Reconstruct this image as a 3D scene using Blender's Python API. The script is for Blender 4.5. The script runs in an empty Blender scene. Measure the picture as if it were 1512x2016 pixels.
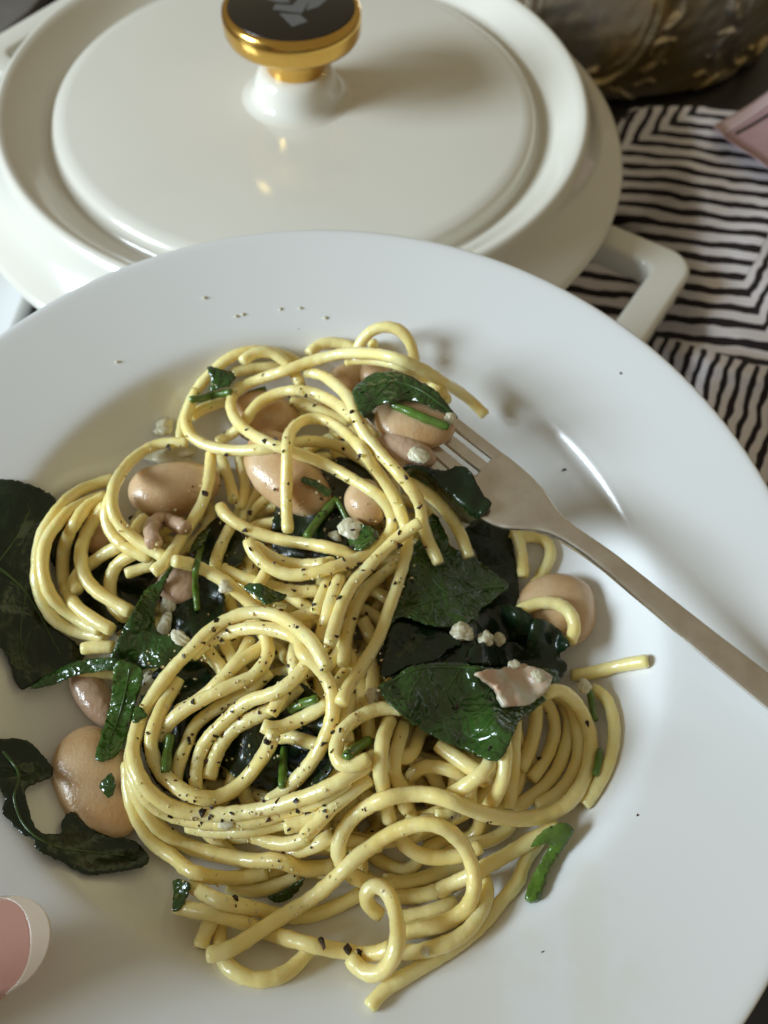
import bpy, bmesh, math, random
import numpy as np
from mathutils import Vector, Matrix
from mathutils.geometry import delaunay_2d_cdt

rng = np.random.default_rng(7)
random.seed(7)
scene = bpy.context.scene
COL = scene.collection

# ------------------------------------------------------------------ camera
F_PX, CX, CY = 1514.0, 756.0, 1008.0          # focal length and centre, in photo pixels (1512 x 2016)


def _nrm(a, b):
    a, b = math.radians(a), math.radians(b)
    return np.array([math.sin(b), math.cos(b) * math.cos(a), math.cos(b) * math.sin(a)])


_nw = _nrm(60.5, 1.68)                        # table normal seen from the camera
_fw = np.array([0, 0, -1.0])
_y = _fw - (_fw @ _nw) * _nw
_y /= np.linalg.norm(_y)
M = np.stack([np.cross(_y, _nw), _y, _nw])    # world from camera
CAM = np.array([0.0, 0.0, 0.29585])

cam_d = bpy.data.cameras.new('camera')
cam_d.sensor_fit = 'VERTICAL'
cam_d.sensor_height = 34.6
cam_d.sensor_width = 26.0
cam_d.lens = 34.6 * F_PX / 2016.0
cam_d.clip_start = 0.005
cam_d.clip_end = 20
cam_d.dof.use_dof = True
cam_d.dof.focus_distance = 0.160
cam_d.dof.aperture_fstop = 15.0
cam = bpy.data.objects.new('camera', cam_d)
COL.objects.link(cam)
_m = Matrix.Identity(4)
for i in range(3):
    for j in range(3):
        _m[i][j] = M[i, j]
    _m[i][3] = CAM[i]
cam.matrix_world = _m
scene.camera = cam

# ------------------------------------------------------------------ light
world = bpy.data.worlds.new('World')
scene.world = world
world.use_nodes = True
world.node_tree.nodes['Background'].inputs['Color'].default_value = (1.0, 0.86, 0.58, 1)
world.node_tree.nodes['Background'].inputs['Strength'].default_value = 0.25


def area_light(name, loc, target, sx, sy, power, colour):
    d = bpy.data.lights.new(name, 'AREA')
    d.shape = 'RECTANGLE'
    d.size, d.size_y = sx, sy
    d.energy = power
    d.color = colour
    o = bpy.data.objects.new(name, d)
    COL.objects.link(o)
    o.location = loc
    o.rotation_euler = (Vector(target) - Vector(loc)).to_track_quat('-Z', 'Y').to_euler()
    return o


area_light('window_light', (-2.0, -0.42, 1.02), (0.0, 0.12, 0.1), 0.80, 0.80, 75.0, (0.76, 0.90, 1.0))

vs = scene.view_settings
vs.view_transform = 'Standard'
vs.look = 'None'
vs.exposure = 0.0
vs.gamma = 1.0
vs.use_curve_mapping = False
scene.cycles.max_bounces = 8
scene.cycles.sample_clamp_indirect = 4.0
scene.cycles.use_denoising = True

# ------------------------------------------------------------------ projection helpers
PLATE_R = 0.115
NPL = M @ _nrm(63.512, 2.609)
CPL = M @ (np.array([(643.06 - CX) / F_PX, -(1174.03 - CY) / F_PX, -1]) * 1.52431 * PLATE_R)   # from camera
_ex = np.cross(np.array([0, 1.0, 0]), NPL)
_ex /= np.linalg.norm(_ex)
PB = np.stack([_ex, np.cross(NPL, _ex), NPL])  # plate axes (rows, world)
PLATE_C = CPL + CAM


def _ray(px, py):
    px = np.asarray(px, float)
    py = np.asarray(py, float)
    d = np.stack([(px - CX) / F_PX, -(py - CY) / F_PX, -np.ones(np.broadcast(px, py).shape)], -1)
    return d @ M.T


def P(px, py, h):
    """world point seen at a photo pixel, h metres above the plate's rim plane"""
    d = _ray(px, py)
    t = (CPL @ NPL + np.asarray(h, float)) / (d @ NPL)
    return d * t[..., None] + CAM


def T(px, py, z):
    """world point seen at a photo pixel, z metres above the table"""
    d = _ray(px, py)
    t = (np.asarray(z, float) - CAM[2]) / d[..., 2]
    return d * t[..., None] + CAM


def plate_to_world(q):
    return np.asarray(q, float) @ PB + PLATE_C


# ------------------------------------------------------------------ materials
def mat(name, colour, rough=0.5, metal=0.0, spec=0.5, sss=0.0, sss_r=(1, .5, .25), sss_scale=0.002, coat=0.0, coat_r=0.1,
        noise=None, bump=None, trans=0.0):
    """noise = (scale, colour2, lo, hi); bump = (scale, strength, distance)"""
    m = bpy.data.materials.new(name)
    m.use_nodes = True
    nt = m.node_tree
    b = nt.nodes['Principled BSDF']
    b.inputs['Base Color'].default_value = (*colour, 1)
    b.inputs['Roughness'].default_value = rough
    b.inputs['Metallic'].default_value = metal
    b.inputs['Specular IOR Level'].default_value = spec
    if sss:
        b.inputs['Subsurface Weight'].default_value = sss
        b.inputs['Subsurface Radius'].default_value = sss_r
        b.inputs['Subsurface Scale'].default_value = sss_scale
    if coat:
        b.inputs['Coat Weight'].default_value = coat
        b.inputs['Coat Roughness'].default_value = coat_r
    if trans:
        b.inputs['Transmission Weight'].default_value = trans
    tc = nt.nodes.new('ShaderNodeTexCoord')
    if noise:
        n = nt.nodes.new('ShaderNodeTexNoise')
        n.inputs['Scale'].default_value = noise[0]
        n.inputs['Detail'].default_value = 4
        nt.links.new(tc.outputs['Object'], n.inputs['Vector'])
        r = nt.nodes.new('ShaderNodeMapRange')
        r.inputs['From Min'].default_value = noise[2]
        r.inputs['From Max'].default_value = noise[3]
        nt.links.new(n.outputs['Fac'], r.inputs['Value'])
        x = nt.nodes.new('ShaderNodeMix')
        x.data_type = 'RGBA'
        x.inputs[6].default_value = (*colour, 1)
        x.inputs[7].default_value = (*noise[1], 1)
        nt.links.new(r.outputs['Result'], x.inputs[0])
        nt.links.new(x.outputs[2], b.inputs['Base Color'])
    if bump:
        n = nt.nodes.new('ShaderNodeTexNoise')
        n.inputs['Scale'].default_value = bump[0]
        n.inputs['Detail'].default_value = 3
        nt.links.new(tc.outputs['Object'], n.inputs['Vector'])
        bp = nt.nodes.new('ShaderNodeBump')
        bp.inputs['Strength'].default_value = bump[1]
        bp.inputs['Distance'].default_value = bump[2]
        nt.links.new(n.outputs['Fac'], bp.inputs['Height'])
        nt.links.new(bp.outputs['Normal'], b.inputs['Normal'])
        if coat:
            nt.links.new(bp.outputs['Normal'], b.inputs['Coat Normal'])
    return m


MAT = {}
MAT['table'] = mat('dark_table', (0.012, 0.011, 0.014), 0.35, noise=(9, (0.02, 0.018, 0.02), .4, .7))
MAT['enamel'] = mat('cream_enamel', (0.80, 0.775, 0.695), 0.15, coat=0.35, coat_r=0.05, noise=(14, (0.77, 0.745, 0.66), .4, .7), bump=(60, .05, .0006))
MAT['gold'] = mat('gold_metal', (0.80, 0.50, 0.13), 0.17, metal=1.0, noise=(60, (0.72, 0.43, 0.10), .4, .7))
MAT['black'] = mat('black_lacquer', (0.016, 0.012, 0.008), 0.22)
MAT['emblem'] = mat('grey_print', (0.13, 0.13, 0.13), 0.4)
MAT['tray'] = mat('white_tray_glaze', (0.72, 0.73, 0.73), 0.25)
MAT['grey'] = mat('grey_strip', (0.16, 0.15, 0.14), 0.4, noise=(30, (0.12, 0.11, 0.10), .4, .7))
MAT['steel'] = mat('brushed_steel', (0.80, 0.76, 0.70), 0.23, metal=0.92, noise=(160, (0.66, 0.60, 0.53), .35, .7), bump=(900, .06, .0002))
MAT['pasta'] = None
MAT['bean'] = mat('butter_bean', (0.67, 0.48, 0.285), 0.30, sss=0.45, sss_r=(1, .55, .3), sss_scale=0.003, coat=0.35, coat_r=0.16,
                  noise=(85, (0.54, 0.33, 0.15), .40, .64), bump=(1300, .3, .0005))
MAT['bean_pink'] = mat('bean_skin', (0.60, 0.42, 0.29), 0.30, sss=0.3, sss_r=(1, .5, .3), sss_scale=0.002, coat=0.5, coat_r=0.12,
                       noise=(110, (0.50, 0.32, 0.21), .4, .7), bump=(600, .5, .0007))
MAT['stem'] = mat('green_stem', (0.085, 0.175, 0.018), 0.30, sss=0.2, sss_r=(.4, 1, .2), sss_scale=0.001, coat=0.4, coat_r=0.15,
                  noise=(300, (0.11, 0.19, 0.035), .45, .7), bump=(700, .5, .0005))
MAT['cheese'] = mat('soft_cheese', (0.66, 0.62, 0.45), 0.45, sss=0.4, sss_r=(1, .8, .5), sss_scale=0.002, coat=0.3, coat_r=0.2, bump=(500, .4, .0006))
MAT['cheese_pink'] = mat('soft_cheese_pink', (0.62, 0.43, 0.30), 0.45, sss=0.4, sss_r=(1, .7, .5), sss_scale=0.002, coat=0.3, coat_r=0.2,
                         noise=(180, (0.60, 0.58, 0.46), .42, .62), bump=(500, .4, .0006))
MAT['sauce'] = mat('cream_sauce', (0.74, 0.64, 0.36), 0.35, sss=0.3, sss_scale=0.001, coat=0.4, coat_r=0.15)
MAT['pepper'] = mat('black_pepper', (0.020, 0.011, 0.008), 0.5, noise=(900, (0.07, 0.030, 0.018), .45, .7))
MAT['pepper_pale'] = mat('pepper_husk', (0.42, 0.24, 0.10), 0.5)
MAT['nail'] = mat('nail_bed', (0.60, 0.34, 0.29), 0.22, sss=0.3, sss_r=(1, .4, .3), sss_scale=0.002, coat=0.4, coat_r=0.1)
MAT['nail_tip'] = mat('white_nail_tip', (0.70, 0.59, 0.49), 0.22, sss=0.2, sss_scale=0.001, coat=0.4, coat_r=0.1)
MAT['skin'] = mat('skin', (0.52, 0.26, 0.18), 0.45, sss=0.35, sss_r=(1, .4, .25), sss_scale=0.004, noise=(90, (0.56, 0.27, 0.20), .35, .7), bump=(350, .25, .0006))
MAT['shading_sleeve'] = mat('shading_sleeve_cotton', (0.10, 0.10, 0.11), 0.9, noise=(60, (0.13, 0.13, 0.14), .4, .6), bump=(500, .4, .001))  # cloth of the unseen sleeve that is added to cast shade
MAT['pink'] = mat('pink_paper', (0.52, 0.33, 0.35), 0.5, noise=(40, (0.46, 0.28, 0.31), .4, .65))
MAT['pink_pale'] = mat('pale_pink_band', (0.60, 0.44, 0.45), 0.5)
MAT['print'] = mat('dark_print', (0.06, 0.045, 0.05), 0.5)
MAT['silver'] = mat('tarnished_silver', (0.70, 0.63, 0.53), 0.27, metal=0.85, noise=(22, (0.60, 0.44, 0.20), .42, .62), bump=(240, .22, .0012))


def pasta_material():
    m = mat('cooked_pasta', (0.97, 0.805, 0.40), 0.34, spec=0.5, sss=0.65, sss_r=(1, .68, .20), sss_scale=0.0035, coat=0.55, coat_r=0.10,
            noise=(90, (0.94, 0.72, 0.27), .36, .70), bump=(900, .34, .0005))
    return m


MAT['pasta'] = pasta_material()


def leaf_material(name, c1, c2, vein, rough=.22, coat=.6, bstr=.42):
    m = mat(name, c1, rough, spec=0.5, coat=coat, coat_r=0.1)
    nt = m.node_tree
    b = nt.nodes['Principled BSDF']
    tc = nt.nodes.new('ShaderNodeTexCoord')
    n = nt.nodes.new('ShaderNodeTexNoise')
    n.inputs['Scale'].default_value = 95
    n.inputs['Detail'].default_value = 5
    nt.links.new(tc.outputs['Object'], n.inputs['Vector'])
    r = nt.nodes.new('ShaderNodeMapRange')
    r.inputs['From Min'].default_value = .38
    r.inputs['From Max'].default_value = .68
    nt.links.new(n.outputs['Fac'], r.inputs['Value'])
    x = nt.nodes.new('ShaderNodeMix')
    x.data_type = 'RGBA'
    x.inputs[6].default_value = (*c1, 1)
    x.inputs[7].default_value = (*c2, 1)
    nt.links.new(r.outputs['Result'], x.inputs[0])
    v = nt.nodes.new('ShaderNodeTexVoronoi')
    v.feature = 'DISTANCE_TO_EDGE'
    v.inputs['Scale'].default_value = 210
    nd = nt.nodes.new('ShaderNodeTexNoise')
    nd.inputs['Scale'].default_value = 160
    nt.links.new(tc.outputs['Object'], nd.inputs['Vector'])
    mx = nt.nodes.new('ShaderNodeMix')
    mx.data_type = 'VECTOR'
    mx.inputs[0].default_value = 0.012
    nt.links.new(tc.outputs['Object'], mx.inputs[4])
    nt.links.new(nd.outputs['Color'], mx.inputs[5])
    nt.links.new(mx.outputs[1], v.inputs['Vector'])
    vr = nt.nodes.new('ShaderNodeMapRange')
    vr.inputs['From Min'].default_value = 0.0
    vr.inputs['From Max'].default_value = 0.10
    vr.inputs['To Min'].default_value = 0.22
    vr.inputs['To Max'].default_value = 0.0
    nt.links.new(v.outputs['Distance'], vr.inputs['Value'])
    x2 = nt.nodes.new('ShaderNodeMix')
    x2.data_type = 'RGBA'
    nt.links.new(vr.outputs['Result'], x2.inputs[0])
    nt.links.new(x.outputs[2], x2.inputs[6])
    x2.inputs[7].default_value = (*vein, 1)
    nt.links.new(x2.outputs[2], b.inputs['Base Color'])
    # crinkled relief
    n2 = nt.nodes.new('ShaderNodeTexNoise')
    n2.inputs['Scale'].default_value = 620
    n2.inputs['Detail'].default_value = 3
    nt.links.new(tc.outputs['Object'], n2.inputs['Vector'])
    add = nt.nodes.new('ShaderNodeMath')
    add.operation = 'MULTIPLY_ADD'
    add.inputs[1].default_value = 0.7
    nt.links.new(n2.outputs['Fac'], add.inputs[0])
    sc = nt.nodes.new('ShaderNodeMath')
    sc.operation = 'MULTIPLY'
    sc.inputs[1].default_value = 3.0
    nt.links.new(v.outputs['Distance'], sc.inputs[0])
    nt.links.new(sc.outputs[0], add.inputs[2])
    bp = nt.nodes.new('ShaderNodeBump')
    bp.inputs['Strength'].default_value = bstr
    bp.inputs['Distance'].default_value = 0.0011
    nt.links.new(add.outputs[0], bp.inputs['Height'])
    nt.links.new(bp.outputs['Normal'], b.inputs['Normal'])
    nt.links.new(bp.outputs['Normal'], b.inputs['Coat Normal'])
    return m


MAT['leaf'] = leaf_material('wilted_spinach', (0.018, 0.054, 0.008), (0.034, 0.092, 0.014), (0.055, 0.115, 0.028))
MAT['leaf_dark_shaded'] = leaf_material('dark_shaded_spinach', (0.004, 0.014, 0.004), (0.007, 0.022, 0.006), (0.009, 0.024, 0.008), .30, .15, .14)  # near-black spinach; shade on leaves turned from the light is in the colour
MAT['leaf_bright'] = leaf_material('bright_spinach', (0.030, 0.085, 0.010), (0.048, 0.125, 0.016), (0.07, 0.14, 0.03))


MAT['vein'] = mat('leaf_vein', (0.045, 0.095, 0.020), 0.3, coat=0.3)


def plate_material():
    m = mat('white_porcelain', (0.80, 0.815, 0.82), 0.20, spec=0.5, coat=0.3, coat_r=0.06)
    nt = m.node_tree
    b = nt.nodes['Principled BSDF']
    tc = nt.nodes.new('ShaderNodeTexCoord')
    sep = None

    def smear(cx, cy, r, sx, sy, seed, strength):
        mp = nt.nodes.new('ShaderNodeVectorMath')
        mp.operation = 'SUBTRACT'
        mp.inputs[1].default_value = (cx, cy, 0)
        nt.links.new(tc.outputs['Object'], mp.inputs[0])
        ms = nt.nodes.new('ShaderNodeVectorMath')
        ms.operation = 'MULTIPLY'
        ms.inputs[1].default_value = (sx, sy, 0)
        nt.links.new(mp.outputs[0], ms.inputs[0])
        ln = nt.nodes.new('ShaderNodeVectorMath')
        ln.operation = 'LENGTH'
        nt.links.new(ms.outputs[0], ln.inputs[0])
        n = nt.nodes.new('ShaderNodeTexNoise')
        n.inputs['Scale'].default_value = 95
        n.inputs['Detail'].default_value = 5
        off = nt.nodes.new('ShaderNodeVectorMath')
        off.inputs[1].default_value = (seed, seed * 2, 0)
        nt.links.new(tc.outputs['Object'], off.inputs[0])
        nt.links.new(off.outputs[0], n.inputs['Vector'])
        a = nt.nodes.new('ShaderNodeMath')
        a.operation = 'MULTIPLY_ADD'
        a.inputs[1].default_value = 0.030
        nt.links.new(n.outputs['Fac'], a.inputs[0])
        nt.links.new(ln.outputs['Value'], a.inputs[2])
        mr = nt.nodes.new('ShaderNodeMapRange')
        mr.inputs['From Min'].default_value = r + 0.012
        mr.inputs['From Max'].default_value = r + 0.018
        mr.inputs['To Min'].default_value = strength
        mr.inputs['To Max'].default_value = 0.0
        nt.links.new(a.outputs[0], mr.inputs['Value'])
        return mr.outputs['Result']

    spots = []
    for (px, py, r, sx, sy, seed, st) in ((330, 770, .005, 1, 1.2, 1.3, .32), (1170, 1870, .006, 1.3, .6, 4.2, .16), (1225, 1965, .005, .9, .8, 7.7, .14),
                                          (840, 1900, .020, 1, 1.6, 9.1, .2), (1075, 965, .002, 1, 1, 3.3, .5), (560, 1840, .030, 1, 1.5, 5.1, .10)):
        q = (P(px, py, -0.006) - PLATE_C) @ PB.T
        spots.append(smear(float(q[0]), float(q[1]), r, sx, sy, seed, st))
    cur = spots[0]
    for s in spots[1:]:
        mx = nt.nodes.new('ShaderNodeMath')
        mx.operation = 'MAXIMUM'
        nt.links.new(cur, mx.inputs[0])
        nt.links.new(s, mx.inputs[1])
        cur = mx.outputs[0]
    x = nt.nodes.new('ShaderNodeMix')
    x.data_type = 'RGBA'
    x.inputs[6].default_value = (0.80, 0.815, 0.82, 1)
    x.inputs[7].default_value = (0.66, 0.60, 0.38, 1)
    nt.links.new(cur, x.inputs[0])
    nt.links.new(x.outputs[2], b.inputs['Base Color'])
    return m


MAT['plate'] = plate_material()


# ------------------------------------------------------------------ mesh helpers
def tag(o, label=None, cat=None, group=None, kind=None):
    if label:
        o['label'] = label
    if cat:
        o['category'] = cat
    if group:
        o['group'] = group
    if kind:
        o['kind'] = kind
    return o


def mesh_obj(name, verts, faces, material, parent=None, smooth=True, origin=None):
    verts = np.asarray(verts, float)
    if origin is None:
        origin = np.zeros(3) if parent is not None else verts.mean(0)
    origin = np.asarray(origin, float)
    me = bpy.data.meshes.new(name)
    me.from_pydata((verts - origin).tolist(), [], [list(map(int, f)) for f in faces])
    me.materials.append(material)
    if smooth:
        me.polygons.foreach_set('use_smooth', [True] * len(me.polygons))
    me.update()
    o = bpy.data.objects.new(name, me)
    COL.objects.link(o)
    o.location = origin
    if parent is not None:
        o.parent = parent
    return o


def empty(name, loc):
    o = bpy.data.objects.new(name, None)
    o.empty_display_size = 0.01
    COL.objects.link(o)
    o.location = loc
    return o


def lathe(profile, n=160, closed=False):
    prof = np.asarray(profile, float)
    k = len(prof)
    a = np.linspace(0, 2 * math.pi, n, endpoint=False)
    v = np.stack([prof[None, :, 0] * np.cos(a)[:, None], prof[None, :, 0] * np.sin(a)[:, None],
                  np.broadcast_to(prof[None, :, 1], (n, k))], -1).reshape(-1, 3)
    f = []
    kk = k if closed else k - 1
    for i in range(n):
        j = (i + 1) % n
        for p in range(kk):
            q = (p + 1) % k
            f.append((i * k + p, j * k + p, j * k + q, i * k + q))
    return v, f


def spline(pts, step):
    """Catmull-Rom through points, resampled at equal arc steps"""
    p = np.asarray(pts, float)
    if len(p) == 2:
        L = np.linalg.norm(p[1] - p[0])
        n = max(3, int(L / step))
        return p[0] + (p[1] - p[0]) * np.linspace(0, 1, n)[:, None]
    q = np.vstack([2 * p[0] - p[1], p, 2 * p[-1] - p[-2]])
    out = []
    for i in range(1, len(q) - 2):
        a, b, c, d = q[i - 1], q[i], q[i + 1], q[i + 2]
        t = np.linspace(0, 1, 24, endpoint=False)[:, None]
        out.append(.5 * ((2 * b) + (c - a) * t + (2 * a - 5 * b + 4 * c - d) * t ** 2 + (3 * b - a - 3 * c + d) * t ** 3))
    out = np.vstack(out + [p[-1:]])
    s = np.concatenate([[0], np.cumsum(np.linalg.norm(np.diff(out, axis=0), axis=1))])
    n = max(4, int(s[-1] / step) + 1)
    u = np.linspace(0, s[-1], n)
    return np.stack([np.interp(u, s, out[:, k]) for k in range(out.shape[1])], 1)


def smooth_path(p, it):
    p = p.copy()
    for _ in range(it):
        p[1:-1] = .5 * p[1:-1] + .25 * (p[:-2] + p[2:])
    return p


def tube(path, rad, sides=11, flat_ends=True):
    """swept tube along a 3-D path; rad is a number or one per point"""
    path = np.asarray(path, float)
    n = len(path)
    rad = np.broadcast_to(np.asarray(rad, float), (n,)) if np.ndim(rad) < 2 else rad
    tan = np.gradient(path, axis=0)
    tan /= np.linalg.norm(tan, axis=1)[:, None] + 1e-12
    up = np.array([0, 0, 1.0])
    if abs(tan[0] @ up) > .9:
        up = np.array([1.0, 0, 0])
    u = np.cross(tan[0], up)
    u /= np.linalg.norm(u)
    ang = np.linspace(0, 2 * math.pi, sides, endpoint=False)
    V = []
    for i in range(n):
        u = u - (u @ tan[i]) * tan[i]
        u /= np.linalg.norm(u) + 1e-12
        w = np.cross(tan[i], u)
        r = rad[i]
        V.append(path[i] + (np.cos(ang)[:, None] * u + np.sin(ang)[:, None] * w) * r[..., None] if np.ndim(r) else
                 path[i] + (np.cos(ang)[:, None] * u + np.sin(ang)[:, None] * w) * r)
    V = np.vstack(V)
    Fc = []
    for i in range(n - 1):
        for k in range(sides):
            k2 = (k + 1) % sides
            Fc.append((i * sides + k, i * sides + k2, (i + 1) * sides + k2, (i + 1) * sides + k))
    Fc.append(tuple(range(sides))[::-1])
    Fc.append(tuple((n - 1) * sides + k for k in range(sides)))
    return V, Fc


def box(cx, cy, cz, sx, sy, sz):
    v = [(cx + a * sx / 2, cy + b * sy / 2, cz + c * sz / 2) for c in (-1, 1) for b in (-1, 1) for a in (-1, 1)]
    f = [(0, 2, 3, 1), (4, 5, 7, 6), (0, 1, 5, 4), (2, 6, 7, 3), (0, 4, 6, 2), (1, 3, 7, 5)]
    return v, f


def prism(poly, z0, z1):
    n = len(poly)
    v = [(x, y, z0) for x, y in poly] + [(x, y, z1) for x, y in poly]
    f = [tuple(range(n))[::-1], tuple(range(n, 2 * n))] + [(i, (i + 1) % n, n + (i + 1) % n, n + i) for i in range(n)]
    return v, f


def bevel(o, w, seg=3, ang=0.6):
    m = o.modifiers.new('bevel', 'BEVEL')
    m.width = w
    m.segments = seg
    m.limit_method = 'ANGLE'
    m.angle_limit = ang


def vnoise(x, y, s, seed=0):
    """cheap smooth noise from a few sines, about -1..1"""
    r = np.random.default_rng(seed)
    v = 0
    for k in range(6):
        a = r.uniform(0, 6.28)
        fq = s * r.uniform(.6, 1.6)
        v = v + np.sin((np.cos(a) * x + np.sin(a) * y) * fq + r.uniform(0, 6.28))
    return v / 3.2


# ------------------------------------------------------------------ the surface and background
v, f = box(0.1, 0.5, -0.02, 3.0, 3.0, 0.04)
tab = mesh_obj('tabletop', v, f, MAT['table'], smooth=False)
tag(tab, 'near-black table surface under the pot and the towel', kind='structure')

# ---- white pot with its lid
LZ = 0.105
LID = T(584.2, 165.0, LZ)
POT = empty('casserole_pot', (LID[0], LID[1], 0))
tag(POT, 'cream enamelled round pot with squared loop handles behind the plate', 'pot')
body = [(0, .004), (.100, .004), (.106, .0005), (.112, .001), (.122, .010), (.1275, .022), (.130, .040), (.132, .076), (.1335, .0785), (.1335, .0805),
        (.1285, .0805), (.127, .078), (.125, .040), (.118, .014), (.108, .008), (0, .008)]
v, f = lathe(body)
mesh_obj('pot_body', v, f, MAT['enamel'], POT)


def pot_handle(angle):
    """squared loop: outer rounded rectangle minus inner, swept thick"""
    def rrect(u0, u1, t, r, n=6):
        pts = []
        for (cx, cy, a0) in ((u1 - r, -t + r, -90), (u1 - r, t - r, 0)):
            for k in range(n + 1):
                a = math.radians(a0 + 90 * k / n)
                pts.append((cx + r * math.cos(a), cy + r * math.sin(a)))
        return [(u0, -t)] + pts + [(u0, t)]
    outer = rrect(.122, .1750, .040, .012)
    inner = rrect(.122, .1605, .0260, .006)
    n = len(outer)
    z0, z1 = .0615, .0740
    V, Fc = [], []
    for (pts, z) in ((outer, z0), (outer, z1), (inner, z0), (inner, z1)):
        for (u, t) in pts:
            zz = z + (u - .122) * 0.03
            V.append((u, t, zz))
    for i in range(n - 1):
        Fc.append((i, i + 1, n + i + 1, n + i))
        Fc.append((2 * n + i + 1, 2 * n + i, 3 * n + i, 3 * n + i + 1))
        Fc.append((n + i, n + i + 1, 3 * n + i + 1, 3 * n + i))
        Fc.append((i + 1, i, 2 * n + i, 2 * n + i + 1))
    c, s = math.cos(angle), math.sin(angle)
    V = [(x * c - y * s, x * s + y * c, z) for x, y, z in V]
    o = mesh_obj('handle', V, Fc, MAT['enamel'], POT)
    bevel(o, .0028, 4, .5)
    return o


pot_handle(math.radians(-31))
pot_handle(math.radians(149))

LIDO = empty('pot_lid', (LID[0], LID[1], 0.0805))
tag(LIDO, 'round cream enamelled lid with gold knob resting on the pot', 'lid')
zz = LZ - 0.0805
lp = [(0, -.005), (.060, -.0050), (.094, -.0052), (.0985, -.0055), (.1004, -.0070), (.1013, -.0098), (.1026, -.0116), (.1042, -.0118), (.1075, -.0097),
      (.1122, -.0056), (.1162, -.0018), (.1188, -.0001), (.1203, -.0002), (.1216, -.0014), (.1232, -.0042), (.1262, -.0092), (.1300, -.0128),
      (.1345, -.0156), (.1385, -.0178), (.1402, -.0190), (.1407, -.0204), (.1403, -.0222), (.1390, -.0232), (.1340, -.0236),
      (.1300, -.0210), (.1200, -.0140), (.1100, -.0165), (.0990, -.0170), (0, -.0170)]
v, f = lathe([(r, z + zz) for r, z in lp], 200)
mesh_obj('lid_shell', v, f, MAT['enamel'], LIDO)
v, f = lathe([(.0245, -.0052 + zz), (.0200, -.0045 + zz), (.0178, -.0015 + zz), (.0168, .0025 + zz), (.0156, .0050 + zz), (.0145, .0066 + zz), (.0126, .0072 + zz), (0, .0072 + zz)], 96)
mesh_obj('knob_boss', v, f, MAT['enamel'], LIDO)
KX = 0.0015
v, f = lathe([(0, .0070), (.0116, .0070), (.0118, .0076), (.0118, .0185), (.0130, .0200), (.0235, .0202), (.0258, .0210), (.0266, .0226), (.0268, .0274),
              (.0264, .0296), (.0254, .0307), (.0247, .0309), (.0243, .0304), (0, .0304)], 128)
v = v + np.array([0, 0, zz])
knob = mesh_obj('knob', v, f, MAT['gold'], LIDO)
v, f = lathe([(0, .0300), (.0241, .0300), (.0241, .0307), (.0236, .0309), (0, .0309)], 96)
kt = mesh_obj('knob_top', np.array(v) + np.array([0, 0, zz]), f, MAT['black'], knob)
_kz = .0309 + LZ
for poly in ([(630, 112), (800, 122), (865, 180), (740, 222)], [(575, 78), (598, 36), (740, 46), (790, -12), (900, -140), (985, -140), (815, 110)],
             [(850, 90), (895, -20), (960, -140), (1120, -140), (1090, -50), (1010, 10), (950, 60)], [(520, -6), (640, 22), (716, 22), (690, -60), (560, -110)]):
    pts = [T(400 + x / 4.2, y / 4.2, _kz) - np.array([LID[0], LID[1], 0.0805]) for x, y in poly]
    v, f = prism([(p[0], p[1]) for p in pts], _kz - 0.0805 - .0001, _kz - 0.0805 + .00012)
    mesh_obj('emblem', v, f, MAT['emblem'], knob, smooth=False)

# ---- white tray edge at far left
c0 = T(60, 560, .016)
tr = empty('ceramic_tray', (c0[0] - .10, c0[1] - .02, 0))
tag(tr, 'white glazed tray whose rounded edge shows left of the pot', 'tray')


def rounded_rect(sx, sy, r, n=8):
    pts = []
    for (cx, cy, a0) in ((sx - r, sy - r, 0), (-sx + r, sy - r, 90), (-sx + r, -sy + r, 180), (sx - r, -sy + r, 270)):
        for k in range(n + 1):
            a = math.radians(a0 + 90 * k / n)
            pts.append((cx + r * math.cos(a), cy + r * math.sin(a)))
    return pts


def stack_rings(rings):
    n = len(rings[0])
    V = [p for r in rings for p in r]
    Fc = []
    for i in range(len(rings) - 1):
        for k in range(n):
            k2 = (k + 1) % n
            Fc.append((i * n + k, i * n + k2, (i + 1) * n + k2, (i + 1) * n + k))
    Fc.append(tuple(range(n))[::-1])
    Fc.append(tuple((len(rings) - 1) * n + k for k in range(n)))
    return V, Fc


rings = []
for (d, z) in ((.006, 0), (.002, .004), (0, .010), (0, .0150), (.0008, .0158), (.0020, .0160), (.0032, .0157), (.0040, .0145), (.0050, .0128), (.02, .0124)):
    rings.append([(x, y, z) for x, y in rounded_rect(.10 - d, .075 - d, .02 - min(d, .012))])
v, f = stack_rings(rings)
mesh_obj('tray_body', v, f, MAT['tray'], tr)

# ---- grey strip at the top left corner
a0, a1, a2 = T(62, 32, .004), T(-10, 90, .004), T(-10, -140, .004)
a3 = T(210, -140, .004)
v, f = prism([(p[0], p[1]) for p in (a0, a3, a2 + (a2 - a3), a1 + (a1 - a0) * 2)], .0005, .0075)
gs = mesh_obj('metal_strip', v, f, MAT['grey'], smooth=False)
bevel(gs, .0012, 2)
tag(gs, 'dull grey metal strip on the table behind the far pot handle', 'metal strip')


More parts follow.
